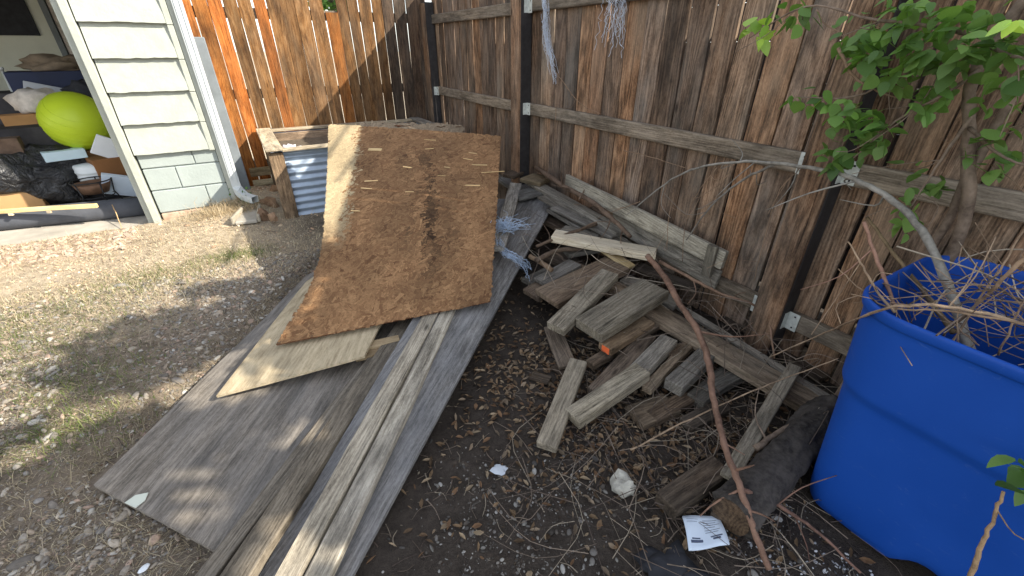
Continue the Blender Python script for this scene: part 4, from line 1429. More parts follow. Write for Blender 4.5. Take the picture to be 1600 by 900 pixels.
# splash block, broken masonry and weed under the downspout
zg = 0.085
sa = at(390, 338, z=zg)
SB = empty("splash_block", sa, "grey concrete splash tray beneath the downspout elbow", "splash block")
ax = Vector(at(368, 352, z=zg)) - Vector(at(388, 318, z=zg))
ang = math.atan2(ax.y, ax.x)
link("tray", box_mesh("tray", 0.34, 0.17, 0.03, 0.006), M_CONC, SB, loc=(0, 0, 0.0), rot=(0, 0, ang), tint=(0.75, 0.76, 0.76))
for s_ in (-1, 1):
    off = Vector((-math.sin(ang), math.cos(ang), 0)) * (0.085 * s_)
    link("tray_side", box_mesh("tray_side", 0.33, 0.025, 0.065, 0.006), M_CONC, SB, loc=off + Vector((0, 0, 0.022)), rot=(0, 0, ang + 0.1 * s_), tint=(0.8, 0.78, 0.72))
for k, (q, s_, ti, lab) in enumerate([((402, 300), 0.05, (0.9, 0.75, 0.55), "tan rubble lump touching the splash tray"), ((420, 318), 0.07, (0.5, 0.42, 0.33), "dark split rubble chunk against the planter leg"), ((432, 300), 0.06, (0.62, 0.5, 0.38), "brown rubble chunk behind the planter leg"), ((412, 336), 0.05, (0.42, 0.36, 0.3), "dark rubble lump in front by the planter leg"), ((426, 340), 0.035, (0.75, 0.68, 0.58), "small pale rubble bit at the foot of the planter leg")]):
    o = link("rubble_chunk", blob_mesh("rubble_chunk", s_ * 1.3, s_, s_ * 0.8, 0.7, 2.4, k + 20, 2, True), M_BRICK, loc=at(*q, z=0.11), rot=(k, 0.4 * k, k * 2.1), tint=ti)
    tag(o, lab, "rubble", "rubble under the downspout")
for k, (z_, lab) in enumerate([(0.30, "tan board nailed low across the fence left of the planter"), (0.17, "pale board below it, just above the rubble")]):
    place_board("kick_board", (-0.12, 5.30 + 0.01 * k, z_), (0.30, 5.30 + 0.01 * k, z_), 0.02, 0.09 - 0.03 * k, W_TRIM, lab, "board", None, tint=(0.75 - 0.1 * k, 0.68, 0.55) if k == 0 else (1.1, 1.1, 1.0), up=(0, 0, 1))

# ------------------------------------------------------------------ twine
def strands(name, paths, r, mat, label, cat="twine"):
    base = np.array(paths[0][0])
    V, F = join_parts([tube_arrays([np.array(p) - base for p in ps], [r] * len(ps), 4, False) for ps in paths])
    o = link(name, mesh_from(name, V, F), mat, loc=base)
    return tag(o, label, cat)


def bundle(pts, n, spread, r_, fray=0.0, jit=0.005):
    out = []
    s = spline(pts, 6)
    for _ in range(n):
        a, b = sorted((r_.uniform(0, 0.35), r_.uniform(0.55, 1.0)))
        i0, i1 = int(a * (len(s) - 1)), int(b * (len(s) - 1)) + 1
        off = r_.normal(size=3) * spread
        ps = []
        for i in range(i0, i1):
            w = 1 + fray * (i / len(s))
            ps.append(s[i] + off * w + r_.normal(size=3) * jit)
        if len(ps) > 2:
            out.append(ps)
    return out


r_ = np.random.default_rng(21)
p1 = [at(848, -25, X=1.96), at(852, 20, X=1.97), at(854, 60, X=2.0), at(862, 95, X=2.02), at(869, 140, X=2.03)]
strands("hanging_twine", bundle(p1, 46, 0.010, r_, 0.3, 0.006), 0.0011, M_TWINE, "frayed pale twine hanging off the fence nearest the second post")
p2 = [at(965, -30, X=1.97), at(966, 10, X=1.98), at(962, 45, X=2.0), at(958, 85, X=2.0)]
strands("hanging_twine", bundle(p2, 26, 0.024, r_, 0.6, 0.007), 0.0011, M_TWINE, "loose spread of frayed twine hanging over the middle of the fence")
bl = []
c_ = at(782, 352, z=0.40)
for k in range(85):
    d = r_.normal(size=3) * np.array([0.075, 0.06, 0.022]) + np.array([0.05, -0.02, 0.0])
    mid = c_ + d * 0.5 + r_.normal(size=3) * 0.02
    bl.append(spline([c_ + r_.normal(size=3) * 0.025, mid, c_ + d + np.array([0, 0, 0.01])], 4))
tail = [at(776, 370, z=0.36), at(790, 395, z=0.31), at(808, 405, z=0.28), at(824, 420, z=0.20), at(832, 440, z=0.17)]
bl += bundle(tail, 30, 0.010, r_, 0.6, 0.005)
strands("blue_twine", bl, 0.0012, simple("blue_twine_fibre", (0.40, 0.49, 0.62), 0.6, 0.25, 40, 0), "tangle of frayed blue twine at the right edge of the strand board")

# ------------------------------------------------------------------ dead branches
BG = "dead branches around heap and bin"


def br(name, pts, r0, r1, label, tint=(1, 1, 1), twigs=0, seed=1, cat="branch", wob=0.008, mat=None):
    P_ = [at(q[0], q[1], **q[2]) for q in pts]
    return stick(name, P_, r0, r1, mat or M_BARK, label, cat, BG, wob=wob, twigs=twigs, tint=tint, seed=seed)


X_ = lambda x: dict(X=x)
Z_ = lambda z: dict(z=z)
br("dead_branch", [(1515, 560, X_(1.60)), (1490, 470, X_(1.66)), (1440, 360, X_(1.72)), (1390, 310, X_(1.75)), (1340, 282, X_(1.78)), (1280, 264, X_(1.82)), (1180, 253, X_(1.88)), (1110, 258, X_(1.90)), (1050, 280, X_(1.90)), (980, 335, X_(1.90))], 0.0135, 0.0035, "long grey branch arching out of the bin and along the fence", (0.72, 0.70, 0.66), 8, 3, mat=M_BARKG)
br("dead_branch", [(1210, 257, X_(1.88)), (1157, 283, X_(1.88)), (1110, 323, X_(1.88)), (1072, 375, X_(1.88))], 0.006, 0.003, "thin side branch curving down below the arching one", (0.55, 0.52, 0.48), 4, 4, mat=M_BARKG)
br("dead_branch", [(838, 262, Z_(.50)), (880, 290, Z_(.49)), (925, 315, Z_(.46)), (960, 345, Z_(.43)), (985, 370, Z_(.39))], 0.022, 0.013, "thick brown branch with stubs lying along the far end of the heap", (0.85, 0.75, 0.68), 4, 5)
br("dead_branch", [(1012, 400, Z_(.36)), (1040, 435, Z_(.35)), (1062, 475, Z_(.335)), (1090, 518, Z_(.30)), (1108, 570, Z_(.25)), (1116, 630, Z_(.20)), (1136, 705, Z_(.175)), (1158, 765, Z_(.18)), (1178, 830, Z_(.10)), (1202, 890, Z_(.04))], 0.0165, 0.009, "reddish branch winding down over the heap towards the log", (1.25, 0.95, 0.85), 5, 6)
br("dead_branch", [(1030, 408, Z_(.34)), (1075, 432, Z_(.30)), (1130, 460, Z_(.28)), (1175, 475, Z_(.26)), (1200, 500, Z_(.22)), (1210, 560, Z_(.13))], 0.010, 0.004, "slim pale brown branch running beside the fence foot bracket", (1.4, 1.15, 1.0), 4, 7)
br("dead_branch", [(828, 400, Z_(.26)), (845, 410, Z_(.25)), (862, 422, Z_(.25))], 0.017, 0.016, "short round stick end poking out left of the brown board", (1.0, 0.88, 0.72), 0, 8)
br("dead_branch", [(838, 407, Z_(.27)), (870, 392, Z_(.28)), (905, 388, Z_(.27)), (925, 380, Z_(.26))], 0.017, 0.012, "crooked dark stick above the short round one", (0.7, 0.64, 0.58), 2, 9)
br("dead_branch", [(838, 385, Z_(.31)), (880, 368, Z_(.34)), (932, 350, Z_(.37))], 0.010, 0.013, "dark twig crossing under the fresh board", (0.7, 0.62, 0.55), 3, 10)
br("dead_branch", [(905, 312, Z_(.47)), (918, 290, Z_(.53)), (936, 267, Z_(.58))], 0.006, 0.003, "small upright twig standing on the thick branch", (0.9, 0.8, 0.7), 0, 11)
br("dead_branch", [(1160, 765, Z_(.17)), (1215, 790, Z_(.10)), (1270, 825, Z_(.05)), (1345, 895, Z_(.02))], 0.008, 0.004, "thin reddish twig running from the log to the foot of the bin", (1.15, 0.85, 0.8), 2, 12)
br("dead_branch", [(1180, 700, Z_(.12)), (1235, 665, Z_(.13)), (1300, 628, Z_(.15))], 0.012, 0.007, "crooked grey stick lying over the log below the long board", (1.2, 1.15, 1.1), 1, 13)
br("dead_branch", [(985, 703, Z_(.06)), (1080, 655, Z_(.14)), (1150, 622, Z_(.20)), (1230, 590, Z_(.28)), (1310, 560, Z_(.40))], 0.0035, 0.002, "very thin straight stem crossing the heap up to the bin", (1.9, 1.75, 1.5), 0, 14)
br("dead_branch", [(1202, 558, Z_(.16)), (1290, 520, Z_(.40)), (1380, 483, Z_(.84)), (1480, 480, Z_(.86)), (1600, 505, Z_(.85)), (1660, 520, Z_(.85))], 0.003, 0.004, "thin stem lying over the bin rim and down across the heap", (2.0, 1.85, 1.6), 5, 15)
# brush standing in the bin
brush = [([(1350, 347, X_(1.55)), (1372, 410, X_(1.52)), (1400, 482, X_(1.50))], .008, .009, (1.7, 1.25, 1.15), 0, "stubby pinkish stick rising from the left of the bin"),
         ([(1355, 340, X_(1.85)), (1395, 395, X_(1.75)), (1440, 450, X_(1.68)), (1490, 520, X_(1.60))], .008, .013, (1.2, 1.1, 0.8), 2, "greenish brown stick leaning in the bin behind the pinkish one"),
         ([(1325, 378, X_(1.55)), (1345, 410, X_(1.50)), (1370, 455, X_(1.42)), (1398, 488, X_(1.36))], .004, .006, (2.1, 1.9, 1.6), 3, "pale twig bent over the near left rim of the bin"),
         ([(1310, 420, X_(1.6)), (1345, 452, X_(1.45)), (1390, 480, X_(1.38)), (1480, 486, X_(1.36)), (1600, 506, X_(1.34))], .003, .005, (2.0, 1.8, 1.5), 4, "long pale twig resting along the near rim"),
         ([(1660, 370, X_(1.55)), (1600, 405, X_(1.5)), (1550, 455, X_(1.5)), (1500, 500, X_(1.55)), (1470, 530, X_(1.6))], .009, .004, (1.6, 1.4, 1.15), 4, "slanting tan branch coming into the bin from the right"),
         ([(1370, 440, X_(1.5)), (1430, 460, X_(1.5)), (1480, 500, X_(1.5)), (1530, 540, X_(1.5))], .003, .003, (1.8, 1.6, 1.4), 3, "fine twig sloping down into the bin shadow"),
         ([(1440, 415, X_(1.7)), (1500, 462, X_(1.6)), (1560, 470, X_(1.5)), (1640, 478, X_(1.45))], .003, .003, (1.9, 1.7, 1.5), 5, "curled fine twig over the middle of the bin"),
         ([(1480, 545, X_(1.5)), (1530, 470, X_(1.55)), (1575, 400, X_(1.6)), (1640, 300, X_(1.65))], .005, .003, (1.5, 1.35, 1.15), 6, "upright whip rising out of the bin at the right"),
         ([(1500, 385, X_(1.95)), (1530, 420, X_(1.8)), (1570, 455, X_(1.6)), (1620, 500, X_(1.5))], .004, .003, (1.3, 1.2, 1.05), 4, "grey brown twig crossing behind the whip"),
         ([(1560, 555, X_(1.45)), (1590, 490, X_(1.45)), (1625, 430, X_(1.5))], .004, .003, (1.7, 1.5, 1.3), 3, "short twig at the right edge inside the bin"),
         ([(1400, 440, X_(1.75)), (1470, 470, X_(1.7)), (1560, 462, X_(1.7)), (1640, 440, X_(1.7))], .003, .002, (1.5, 1.35, 1.2), 5, "wiry twig bridging the bin opening at the back")]
for k, (p, a, b, ti, tw, lab) in enumerate(brush):
    br("brush_twig", p, a * 0.62, b * 0.62, lab, ti, tw + 1, 40 + k, "twig")
br("dead_branch", [(1568, 768, X_(1.27)), (1552, 810, X_(1.27)), (1535, 850, X_(1.26)), (1515, 905, X_(1.25))], 0.0032, 0.0055, "knobbly light stick leaning up in front of the bin", (2.2, 1.9, 1.4), 1, 60)
# thin dry stems hanging at the fence
vines = [([(1055, 285), (1045, 340), (1042, 390)], "dry stem hanging straight from the arching branch"), ([(1120, 262), (1085, 310), (1070, 360), (1066, 410)], "dry stem slanting from the arching branch to the pale edge plank"), ([(1148, 256), (1120, 300), (1100, 345)], "short dry stem under the crown of the arch"), ([(1000, 315), (960, 330), (925, 345)], "dry hair-thin stem bent over the heap"), ([(975, 235), (1010, 243), (1070, 262)], "straight dry stem lying on the fence left of the arch"), ([(1250, 262), (1215, 305), (1190, 390), (1178, 440)], "dry stem hanging beside the big post"), ([(868, 112), (905, 160), (938, 178)], "bent dry stem under the twine on the middle rail"), ([(868, 140), (868, 200), (862, 270)], "single straight fibre hanging below the twine"), ([(1310, 75), (1330, 115), (1365, 140), (1410, 155)], "bent bare twig in front of the big post top"), ([(1276, 15), (1292, 40), (1320, 52)], "short pale twig at the top of the big post")]
for k, (p, lab) in enumerate(vines):
    br("dry_stem", [(a, b, X_(1.93 + 0.008 * k if k != 8 else 1.8)) for a, b in p], 0.0025 if k != 8 else 0.006, 0.0016, lab, (1.5, 1.3, 1.1), 3 if k < 7 and k not in (4,) else 0, 80 + k, "stem")

# ------------------------------------------------------------------ tree by the fence
TR = empty("leafy_tree", at(1490, 392, X=1.90) * np.array([1, 1, 0]), "young leafy tree with slim trunk growing against the fence behind the bin", "tree")


def tstick(name, P_, r0, r1, seed, tint=(1.15, 1.1, 1.05), twigs=0):
    return stick(name, P_, r0, r1, M_BARK, wob=0.006, sides=9, parent=TR, seed=seed, tint=tint, twigs=twigs)


g0 = np.array(TR.location)
tb = at(1492, 385, X=1.90)
tt = at(1532, 95, X=1.90)
trunk_pts = [g0, tb, at(1512, 230, X=1.90), tt, tt + np.array([0.0, -0.10, 0.35]), tt + np.array([0.1, -0.30, 0.9]), tt + np.array([0.15, -0.45, 1.5])]
tstick("trunk", trunk_pts, 0.019, 0.011, 1)
tstick("trunk", [g0 + np.array([-0.02, 0.10, 0]), at(1465, 372, X=1.92), at(1500, 300, X=1.93), at(1560, 190, X=1.93), at(1640, 60, X=1.93), at(1700, -60, X=1.93)], 0.015, 0.009, 2)
limbs = []
lr = np.random.default_rng(5)
top = tt
for k in range(16):
    z0 = lr.uniform(0.15, 1.3)
    s0 = tt + np.array([0.1 * z0, -0.3 * z0, z0])
    a = lr.uniform(0, 6.28)
    d = np.array([math.cos(a), math.sin(a), 0]) * lr.uniform(0.6, 1.25) + np.array([0.1, -0.35, lr.uniform(0.1, 0.6)])
    tstick("limb", [s0, s0 + d * 0.5 + [0, 0, 0.1], s0 + d], 0.012, 0.003, 10 + k, twigs=3)
    limbs.append((s0, d))
# limbs in view carrying the leaf sprays
views = [[(1536, 80, 1.88), (1480, 95, 1.84), (1410, 110, 1.80), (1340, 150, 1.78), (1250, 152, 1.78)],
         [(1530, 110, 1.88), (1470, 150, 1.82), (1400, 190, 1.80), (1330, 250, 1.80)],
         [(1540, 60, 1.86), (1450, 40, 1.75), (1360, 30, 1.72), (1260, 10, 1.75), (1170, 60, 1.80)],
         [(1535, 70, 1.86), (1590, 90, 1.7), (1650, 110, 1.6)],
         [(1520, 180, 1.88), (1470, 250, 1.83), (1420, 330, 1.80)],
         [(1515, 200, 1.88), (1560, 240, 1.8), (1620, 265, 1.7)]]
lpaths = []
for k, vp_ in enumerate(views):
    P_ = [at(a, b, X=c) for a, b, c in vp_]
    tstick("limb", P_, 0.006, 0.002, 40 + k, twigs=4)
    lpaths.append(P_)

# one leaf, folded along its midrib
def leaf_shape():
    xs = [0, 0.12, 0.35, 0.62, 0.85, 1.0]
    ws = [0.0, 0.24, 0.36, 0.29, 0.14, 0.0]
    V, F = [], []
    for x, w in zip(xs, ws):
        z = -0.18 * x * x
        V += [(x, 0, z), (x, w, z + 0.10 * w), (x, -w, z + 0.10 * w)]
    for i in range(5):
        a, b = i * 3, i * 3 + 3
        F += [(a, b, b + 1), (a, b + 1, a + 1), (a, a + 2, b + 2), (a, b + 2, b)]
    return np.array(V), [f for f in F]


LV, LF = leaf_shape()
leaf_meshes = []
for k in range(3):
    v = LV.copy()
    v[:, 1] *= (1.0, 0.85, 1.15)[k]
    v[:, 2] *= (1.0, 1.8, 0.3)[k]
    me = mesh_from("leaf", v, LF, True)
    me.materials.append(M_LEAF)
    leaf_meshes.append(me)
r_ = np.random.default_rng(33)


def leaf_pose(p, size):
    az, pit, rol = r_.uniform(0, 6.28), r_.normal(-0.45, 0.4), r_.normal(0, 0.5)
    M = Matrix.Rotation(az, 4, 'Z') @ Matrix.Rotation(-pit, 4, 'Y') @ Matrix.Rotation(rol, 4, 'X')
    M = Matrix.Translation(Vector(p)) @ M @ Matrix.Scale(size, 4)
    return M


# leaf positions read from the sprays in the photo: centre, radii, depth, count
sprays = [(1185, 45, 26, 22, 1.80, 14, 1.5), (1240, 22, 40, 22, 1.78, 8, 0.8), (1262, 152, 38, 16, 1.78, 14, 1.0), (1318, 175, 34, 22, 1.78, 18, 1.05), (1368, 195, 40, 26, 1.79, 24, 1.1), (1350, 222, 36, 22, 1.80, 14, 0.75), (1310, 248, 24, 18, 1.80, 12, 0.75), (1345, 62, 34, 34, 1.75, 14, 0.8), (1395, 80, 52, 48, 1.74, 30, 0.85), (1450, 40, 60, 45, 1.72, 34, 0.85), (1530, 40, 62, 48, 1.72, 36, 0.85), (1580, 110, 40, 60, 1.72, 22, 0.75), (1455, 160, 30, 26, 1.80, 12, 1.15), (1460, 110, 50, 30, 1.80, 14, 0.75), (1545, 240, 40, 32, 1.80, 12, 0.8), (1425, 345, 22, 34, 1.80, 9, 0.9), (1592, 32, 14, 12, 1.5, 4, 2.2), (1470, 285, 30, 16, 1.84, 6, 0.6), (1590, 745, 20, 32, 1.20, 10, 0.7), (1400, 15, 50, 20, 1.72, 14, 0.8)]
count = 0
for cx, cy, rx, ry, xd, n_, bright in sprays:
    for k in range(n_):
        a, rad = r_.uniform(0, 6.28), math.sqrt(r_.uniform(0, 1))
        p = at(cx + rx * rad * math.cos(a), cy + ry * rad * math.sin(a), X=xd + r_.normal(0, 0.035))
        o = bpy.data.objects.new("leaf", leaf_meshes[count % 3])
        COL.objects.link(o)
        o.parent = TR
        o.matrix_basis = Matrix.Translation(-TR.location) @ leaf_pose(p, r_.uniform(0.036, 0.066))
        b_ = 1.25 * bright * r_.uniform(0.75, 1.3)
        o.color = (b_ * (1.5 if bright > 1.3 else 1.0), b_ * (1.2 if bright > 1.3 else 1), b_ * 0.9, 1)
        count += 1
# upper crown, above the picture: it throws the dappled shade
N_UP = 9500
cen, cols_, Ms = [], [], []
# clumps of the crown: x, y, z and radii
lobes = []
for gx_, gy_, z_, rr_ in [(-1.25, 1.75, 2.6, .42), (-0.95, 2.15, 2.7, .42), (-0.72, 2.55, 2.75, .36), (-0.32, 2.85, 2.6, .34), (-0.50, 2.15, 2.35, .40), (-0.22, 1.60, 2.5, .42), (-0.70, 1.60, 2.9, .40), (-0.95, 1.15, 2.4, .34), (-0.05, 2.40, 2.8, .40), (-1.45, 2.0, 2.9, .30), (-0.40, 1.1, 2.7, .40), (-1.5, 1.4, 2.5, .28)]:
    lobes.append((gx_ + 1.111 * z_, gy_ - 0.978 * z_, z_, rr_, rr_ * 0.9, rr_ * 0.75))
for k in range(N_UP):
    lb_ = lobes[k % len(lobes)]
    d = r_.normal(size=3)
    d /= np.linalg.norm(d)
    rad = r_.uniform(0.25, 1.0) ** 0.5
    p = np.array(lb_[:3]) + d * rad * np.array(lb_[3:])
    if vnoise(np.array((p[0] - 1.111 * p[2]) * 5.2), np.array((p[1] + 0.978 * p[2]) * 5.2), 40) > 0.22:
        continue
    M = leaf_pose(p, r_.uniform(0.06, 0.10))
    Ms.append(np.array(M))
for cx, cy, rx, ry, xd, n_ in [(1400, 85, 90, 60, 1.82, 34), (1500, 50, 90, 50, 1.80, 40), (1570, 130, 50, 70, 1.82, 20), (1350, 190, 60, 40, 1.86, 30), (1450, 130, 60, 50, 1.86, 30), (1340, 60, 40, 45, 1.84, 22), (1320, 235, 40, 25, 1.86, 16), (1550, 240, 50, 35, 1.86, 16), (1430, 300, 40, 50, 1.88, 12), (1240, 15, 50, 18, 1.84, 8)]:
    for k in range(n_):
        a, rad = r_.uniform(0, 6.28), math.sqrt(r_.uniform(0, 1))
        Ms.append(np.array(leaf_pose(at(cx + rx * rad * math.cos(a), cy + ry * rad * math.sin(a), X=xd + r_.normal(0, 0.04)), r_.uniform(0.030, 0.060))))
Ms = np.array(Ms)
cme = scatter("crown", LV, LF, Ms[:, :3, :3], Ms[:, :3, 3] - np.array(TR.location), np.ones((len(Ms), 3)))
cme.materials.append(M_LEAF)
co = link("crown", cme, None, TR)
tag(co, kind="stuff")

# ------------------------------------------------------------------ things kept in the garage
SZ = 0.03
fl = lambda q, Y: at(*q, Y=Y)


def gbox(name, c, size, rz, mat, label, cat="box", tint=None, bevel=0.004, rot=None, lid=None, flap=None):
    o = link(name, box_mesh(name, *size, bevel), mat, loc=c, rot=rot or (0, 0, rz), tint=tint)
    tag(o, label, cat)
    return o


# rolled felt across the threshold
p0, p1 = np.array([-3.6, 5.45, SZ + 0.085]), np.array([-1.02, 5.06, SZ + 0.085])
v_, f_ = tube_arrays([p0 + (p1 - p0) * k / 12 - p0 for k in range(13)], [0.085] * 13, 24, knob=0.02, seed=3)
o = link("felt_roll", mesh_from("felt_roll", v_, f_, True), M_ROLL, loc=p0)
tag(o, "long dark grey felt roll lying across the garage threshold", "roll")
q0, q1 = at(-60, 331, z=0.232), at(150, 318, z=0.232)
ly = place_board("yellow_level", q0, q1, 0.03, 0.035, W_FRESH, "pale yellow wooden batten lying along the felt roll", "batten", tint=(1.15, 1.05, 0.72))
for t_ in (0.3, 0.75):
    link("end_tab", box_mesh("end_tab", 0.03, 0.02, 0.02, 0.002), W_FRESH, ly, loc=(0.3 - 0.6 * t_, -0.012, -0.026))
# exercise ball: a sphere
bc = at(121, 190, Y=6.0)
ball = empty("exercise_ball", bc, "large lime green exercise ball among boxes in the garage", "ball")
bm = bmesh.new()
bmesh.ops.create_uvsphere(bm, u_segments=48, v_segments=28, radius=0.272)
me = bpy.data.meshes.new("shell")
bm.to_mesh(me)
bm.free()
me.polygons.foreach_set("use_smooth", np.ones(len(me.polygons), bool))
link("shell", me, M_BALL, ball, rot=(0.5, 0.4, 0))
for k in range(-3, 4):
    r0 = 0.272
    h_ = k * 0.055
    rr_ = math.sqrt(r0 * r0 - h_ * h_)
    pts = [np.array([rr_ * math.cos(a), rr_ * math.sin(a), h_]) for a in np.linspace(0, 2 * math.pi, 49)]
    v_, f_ = tube_arrays(pts, [0.0025] * 49, 5, False)
    link("ridge", mesh_from("ridge", v_, f_, True), M_BALL, ball, rot=(0.5, 0.4, 0))

# trash bag
tb_ = link("trash_bag", blob_mesh("trash_bag", 0.37, 0.27, 0.27, 0.5, 3.2, 9, 4), M_BAG, loc=at(58, 272, Y=5.85), rot=(0.1, 0.15, 0.2))
tag(tb_, "bulging black plastic rubbish bag inside the garage door", "bag")
G_ = "household clutter in the garage"


def tg(o, lab, cat):
    return tag(o, lab, cat, G_)


tg(gbox("cardboard_box", at(15, 312, Y=5.75), (0.5, 0.35, 0.18), 0.1, M_CARD, None, tint=(1.1, 1.0, 0.85)), "open tan cardboard box under the black rubbish bag", "box")
tg(gbox("cardboard_box", at(40, 190, Y=6.2), (0.30, 0.2, 0.14), 0.3, M_CARD, None, tint=(1.0, 0.82, 0.62)), "brown cardboard box left of the lime ball", "box")
tg(gbox("dark_case", at(48, 215, Y=6.05), (0.55, 0.4, 0.22), 0.15, M_DARK, None, tint=(1.1, 1.0, 0.9)), "black flat case beneath the brown box, left of the ball", "case")
tg(gbox("dark_case", at(10, 235, Y=5.9), (0.30, 0.4, 0.25), 0.1, M_BROWNC, None, tint=(0.6, 0.5, 0.45)), "dark brown suitcase at the left edge above the rubbish bag", "case")
tg(gbox("white_box", at(100, 241, Y=5.8), (0.30, 0.18, 0.085), 0.35, M_PAPER, None, tint=(0.75, 0.9, 0.95)), "long white carton lying flat below the lime ball", "box")
tg(gbox("white_box", at(172, 232, Y=5.65), (0.24, 0.02, 0.20), 0.5, M_PAPER, None, rot=(0.3, 0.55, 0.3)), "white folded card leaning right of the lime ball", "card")
tg(gbox("white_box", at(196, 290, Y=5.5), (0.34, 0.05, 0.20), 0.5, M_PAPER, None, rot=(0.25, 0.32, 0.15), tint=(0.85, 0.92, 1.0)), "large white carton tilted by the door jamb", "box")
tg(gbox("cardboard_box", at(176, 262, Y=5.75), (0.30, 0.25, 0.22), 0.4, M_CARD, None, tint=(0.6, 0.42, 0.3)), "dark brown cardboard box behind the white cards", "box")
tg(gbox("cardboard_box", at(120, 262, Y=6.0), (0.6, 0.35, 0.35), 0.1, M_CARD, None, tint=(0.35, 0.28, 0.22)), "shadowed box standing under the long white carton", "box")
tg(gbox("cardboard_box", at(120, 300, Y=6.05), (1.9, 0.4, 0.45), 0.0, M_DARK, None, tint=(1.2, 1.1, 1.0)), "low dark trunk along the back of the clutter", "trunk")
tg(gbox("storage_crate", at(95, 128, Y=6.9), (0.75, 0.45, 0.22), 0.2, M_BLUEC, None), "navy blue storage crate behind the lime ball", "crate")
tg(gbox("storage_shelf", at(100, 190, Y=7.0), (1.3, 0.5, 0.65), 0.15, M_DARK, None, tint=(1.5, 1.4, 1.3)), "dark cabinet carrying the blue crate", "cabinet")
tg(gbox("low_table", (-4.0, 8.8, 0.42), (3.6, 0.9, 0.8), 0, M_DARK, None, tint=(1.6, 1.6, 1.6)), "dark long bench along the garage's rear wall", "bench")
tg(gbox("display_board", at(78, 143, Y=6.5), (0.36, 0.02, 0.12), 0.2, M_PAPER, None, rot=(-0.5, 0.3, 0.2), tint=(0.6, 0.6, 0.62)), "grey flat display board lying on top of the clutter", "board")
o = link("fabric_heap", blob_mesh("fabric_heap", 0.19, 0.14, 0.13, 0.45, 5, 31), M_CLOTH, loc=at(58, 160, Y=6.3))
tg(o, "pale crumpled bedding heap left of the lime ball", "fabric")
o = link("fabric_heap", blob_mesh("fabric_heap", 0.28, 0.2, 0.10, 0.8, 4, 32), M_BROWNC, loc=at(92, 103, Y=7.0), tint=(1.1, 1.05, 0.95))
tg(o, "brown blanket heap piled on the blue crate", "fabric")
o = link("dark_bundle", blob_mesh("dark_bundle", 0.16, 0.14, 0.12, 0.7, 4, 33), M_DARK, loc=at(140, 145, Y=6.5))
tg(o, "black bundle between the ball and the door jamb", "fabric")
# white pail lying under the card
wp = empty("white_pail", at(147, 268, Y=5.72), "white ribbed plastic pail standing upside down below the carton", "pail")
prof = [(0.125, -0.1), (0.132, -0.09), (0.130, -0.05), (0.136, -0.045), (0.136, -0.03), (0.131, -0.025), (0.134, 0.0), (0.140, 0.005), (0.140, 0.02), (0.135, 0.025), (0.139, 0.06), (0.130, 0.075), (0.02, 0.08)]
rings = [[(r * math.cos(a), r * math.sin(a), z) for a in np.linspace(0, 2 * math.pi, 33)[:-1]] for r, z in prof]
V, F = loft(rings, True)
link("pail_shell", mesh_from("pail_shell", V, F, True), M_PLAST, wp)
# metal plant stand with rusty tray
st = empty("plant_stand", at(146, 292, Y=5.40), "black wire plant stand with a rusty tray behind the felt roll", "stand")
ring = lambda r, z, t: tube_arrays([np.array([r * math.cos(a), r * math.sin(a), z]) for a in np.linspace(0, 2 * math.pi, 25)], [t] * 25, 5, False)
v_, f_ = ring(0.15, 0.06, 0.006)
link("top_ring", mesh_from("top_ring", v_, f_, True), M_BLACKM, st)
v_, f_ = ring(0.13, -0.08, 0.005)
link("lower_ring", mesh_from("lower_ring", v_, f_, True), M_BLACKM, st)
for k in range(5):
    a = k * 1.256 + 0.3
    v_, f_ = tube_arrays([np.array([0.15 * math.cos(a), 0.15 * math.sin(a), 0.06]), np.array([0.13 * math.cos(a), 0.13 * math.sin(a), -0.06]), np.array([0.17 * math.cos(a), 0.17 * math.sin(a), -0.17])], [0.006] * 3, 5)
    link("leg", mesh_from("leg", v_, f_, True), M_BLACKM, st)
rings = [[(r * math.cos(a), r * math.sin(a), z) for a in np.linspace(0, 2 * math.pi, 25)[:-1]] for r, z in [(0.01, -0.05), (0.10, -0.05), (0.125, 0.0), (0.14, 0.04), (0.135, 0.04), (0.11, -0.03), (0.01, -0.04)]]
V, F = loft(rings)
link("tray", mesh_from("tray", V, F, True), M_RUST, st)
# white folding legs
wt = empty("folding_frame", at(12, 110, Y=7.0), "white folded metal table frame at the garage's left", "frame")
base = np.array(wt.location)
for a, b in (((2, 107), (30, 165)), ((-10, 135), (12, 170)), ((-20, 108), (4, 107))):
    A_, B_ = at(*a, Y=7.0) - base, at(*b, Y=6.9) - base
    v_, f_ = tube_arrays([A_, B_], [0.014, 0.014], 8)
    link("leg", mesh_from("leg", v_, f_, True), M_WHITE, wt)
# straw leaning out of the doorway
br("dry_stem", [(175, 320, dict(Y=5.0)), (182, 335, dict(Y=4.9)), (190, 357, dict(z=0.04))], 0.004, 0.003, "dry straw leaning against the felt roll at the threshold", (3.2, 2.8, 1.9), 0, 99, "stem")

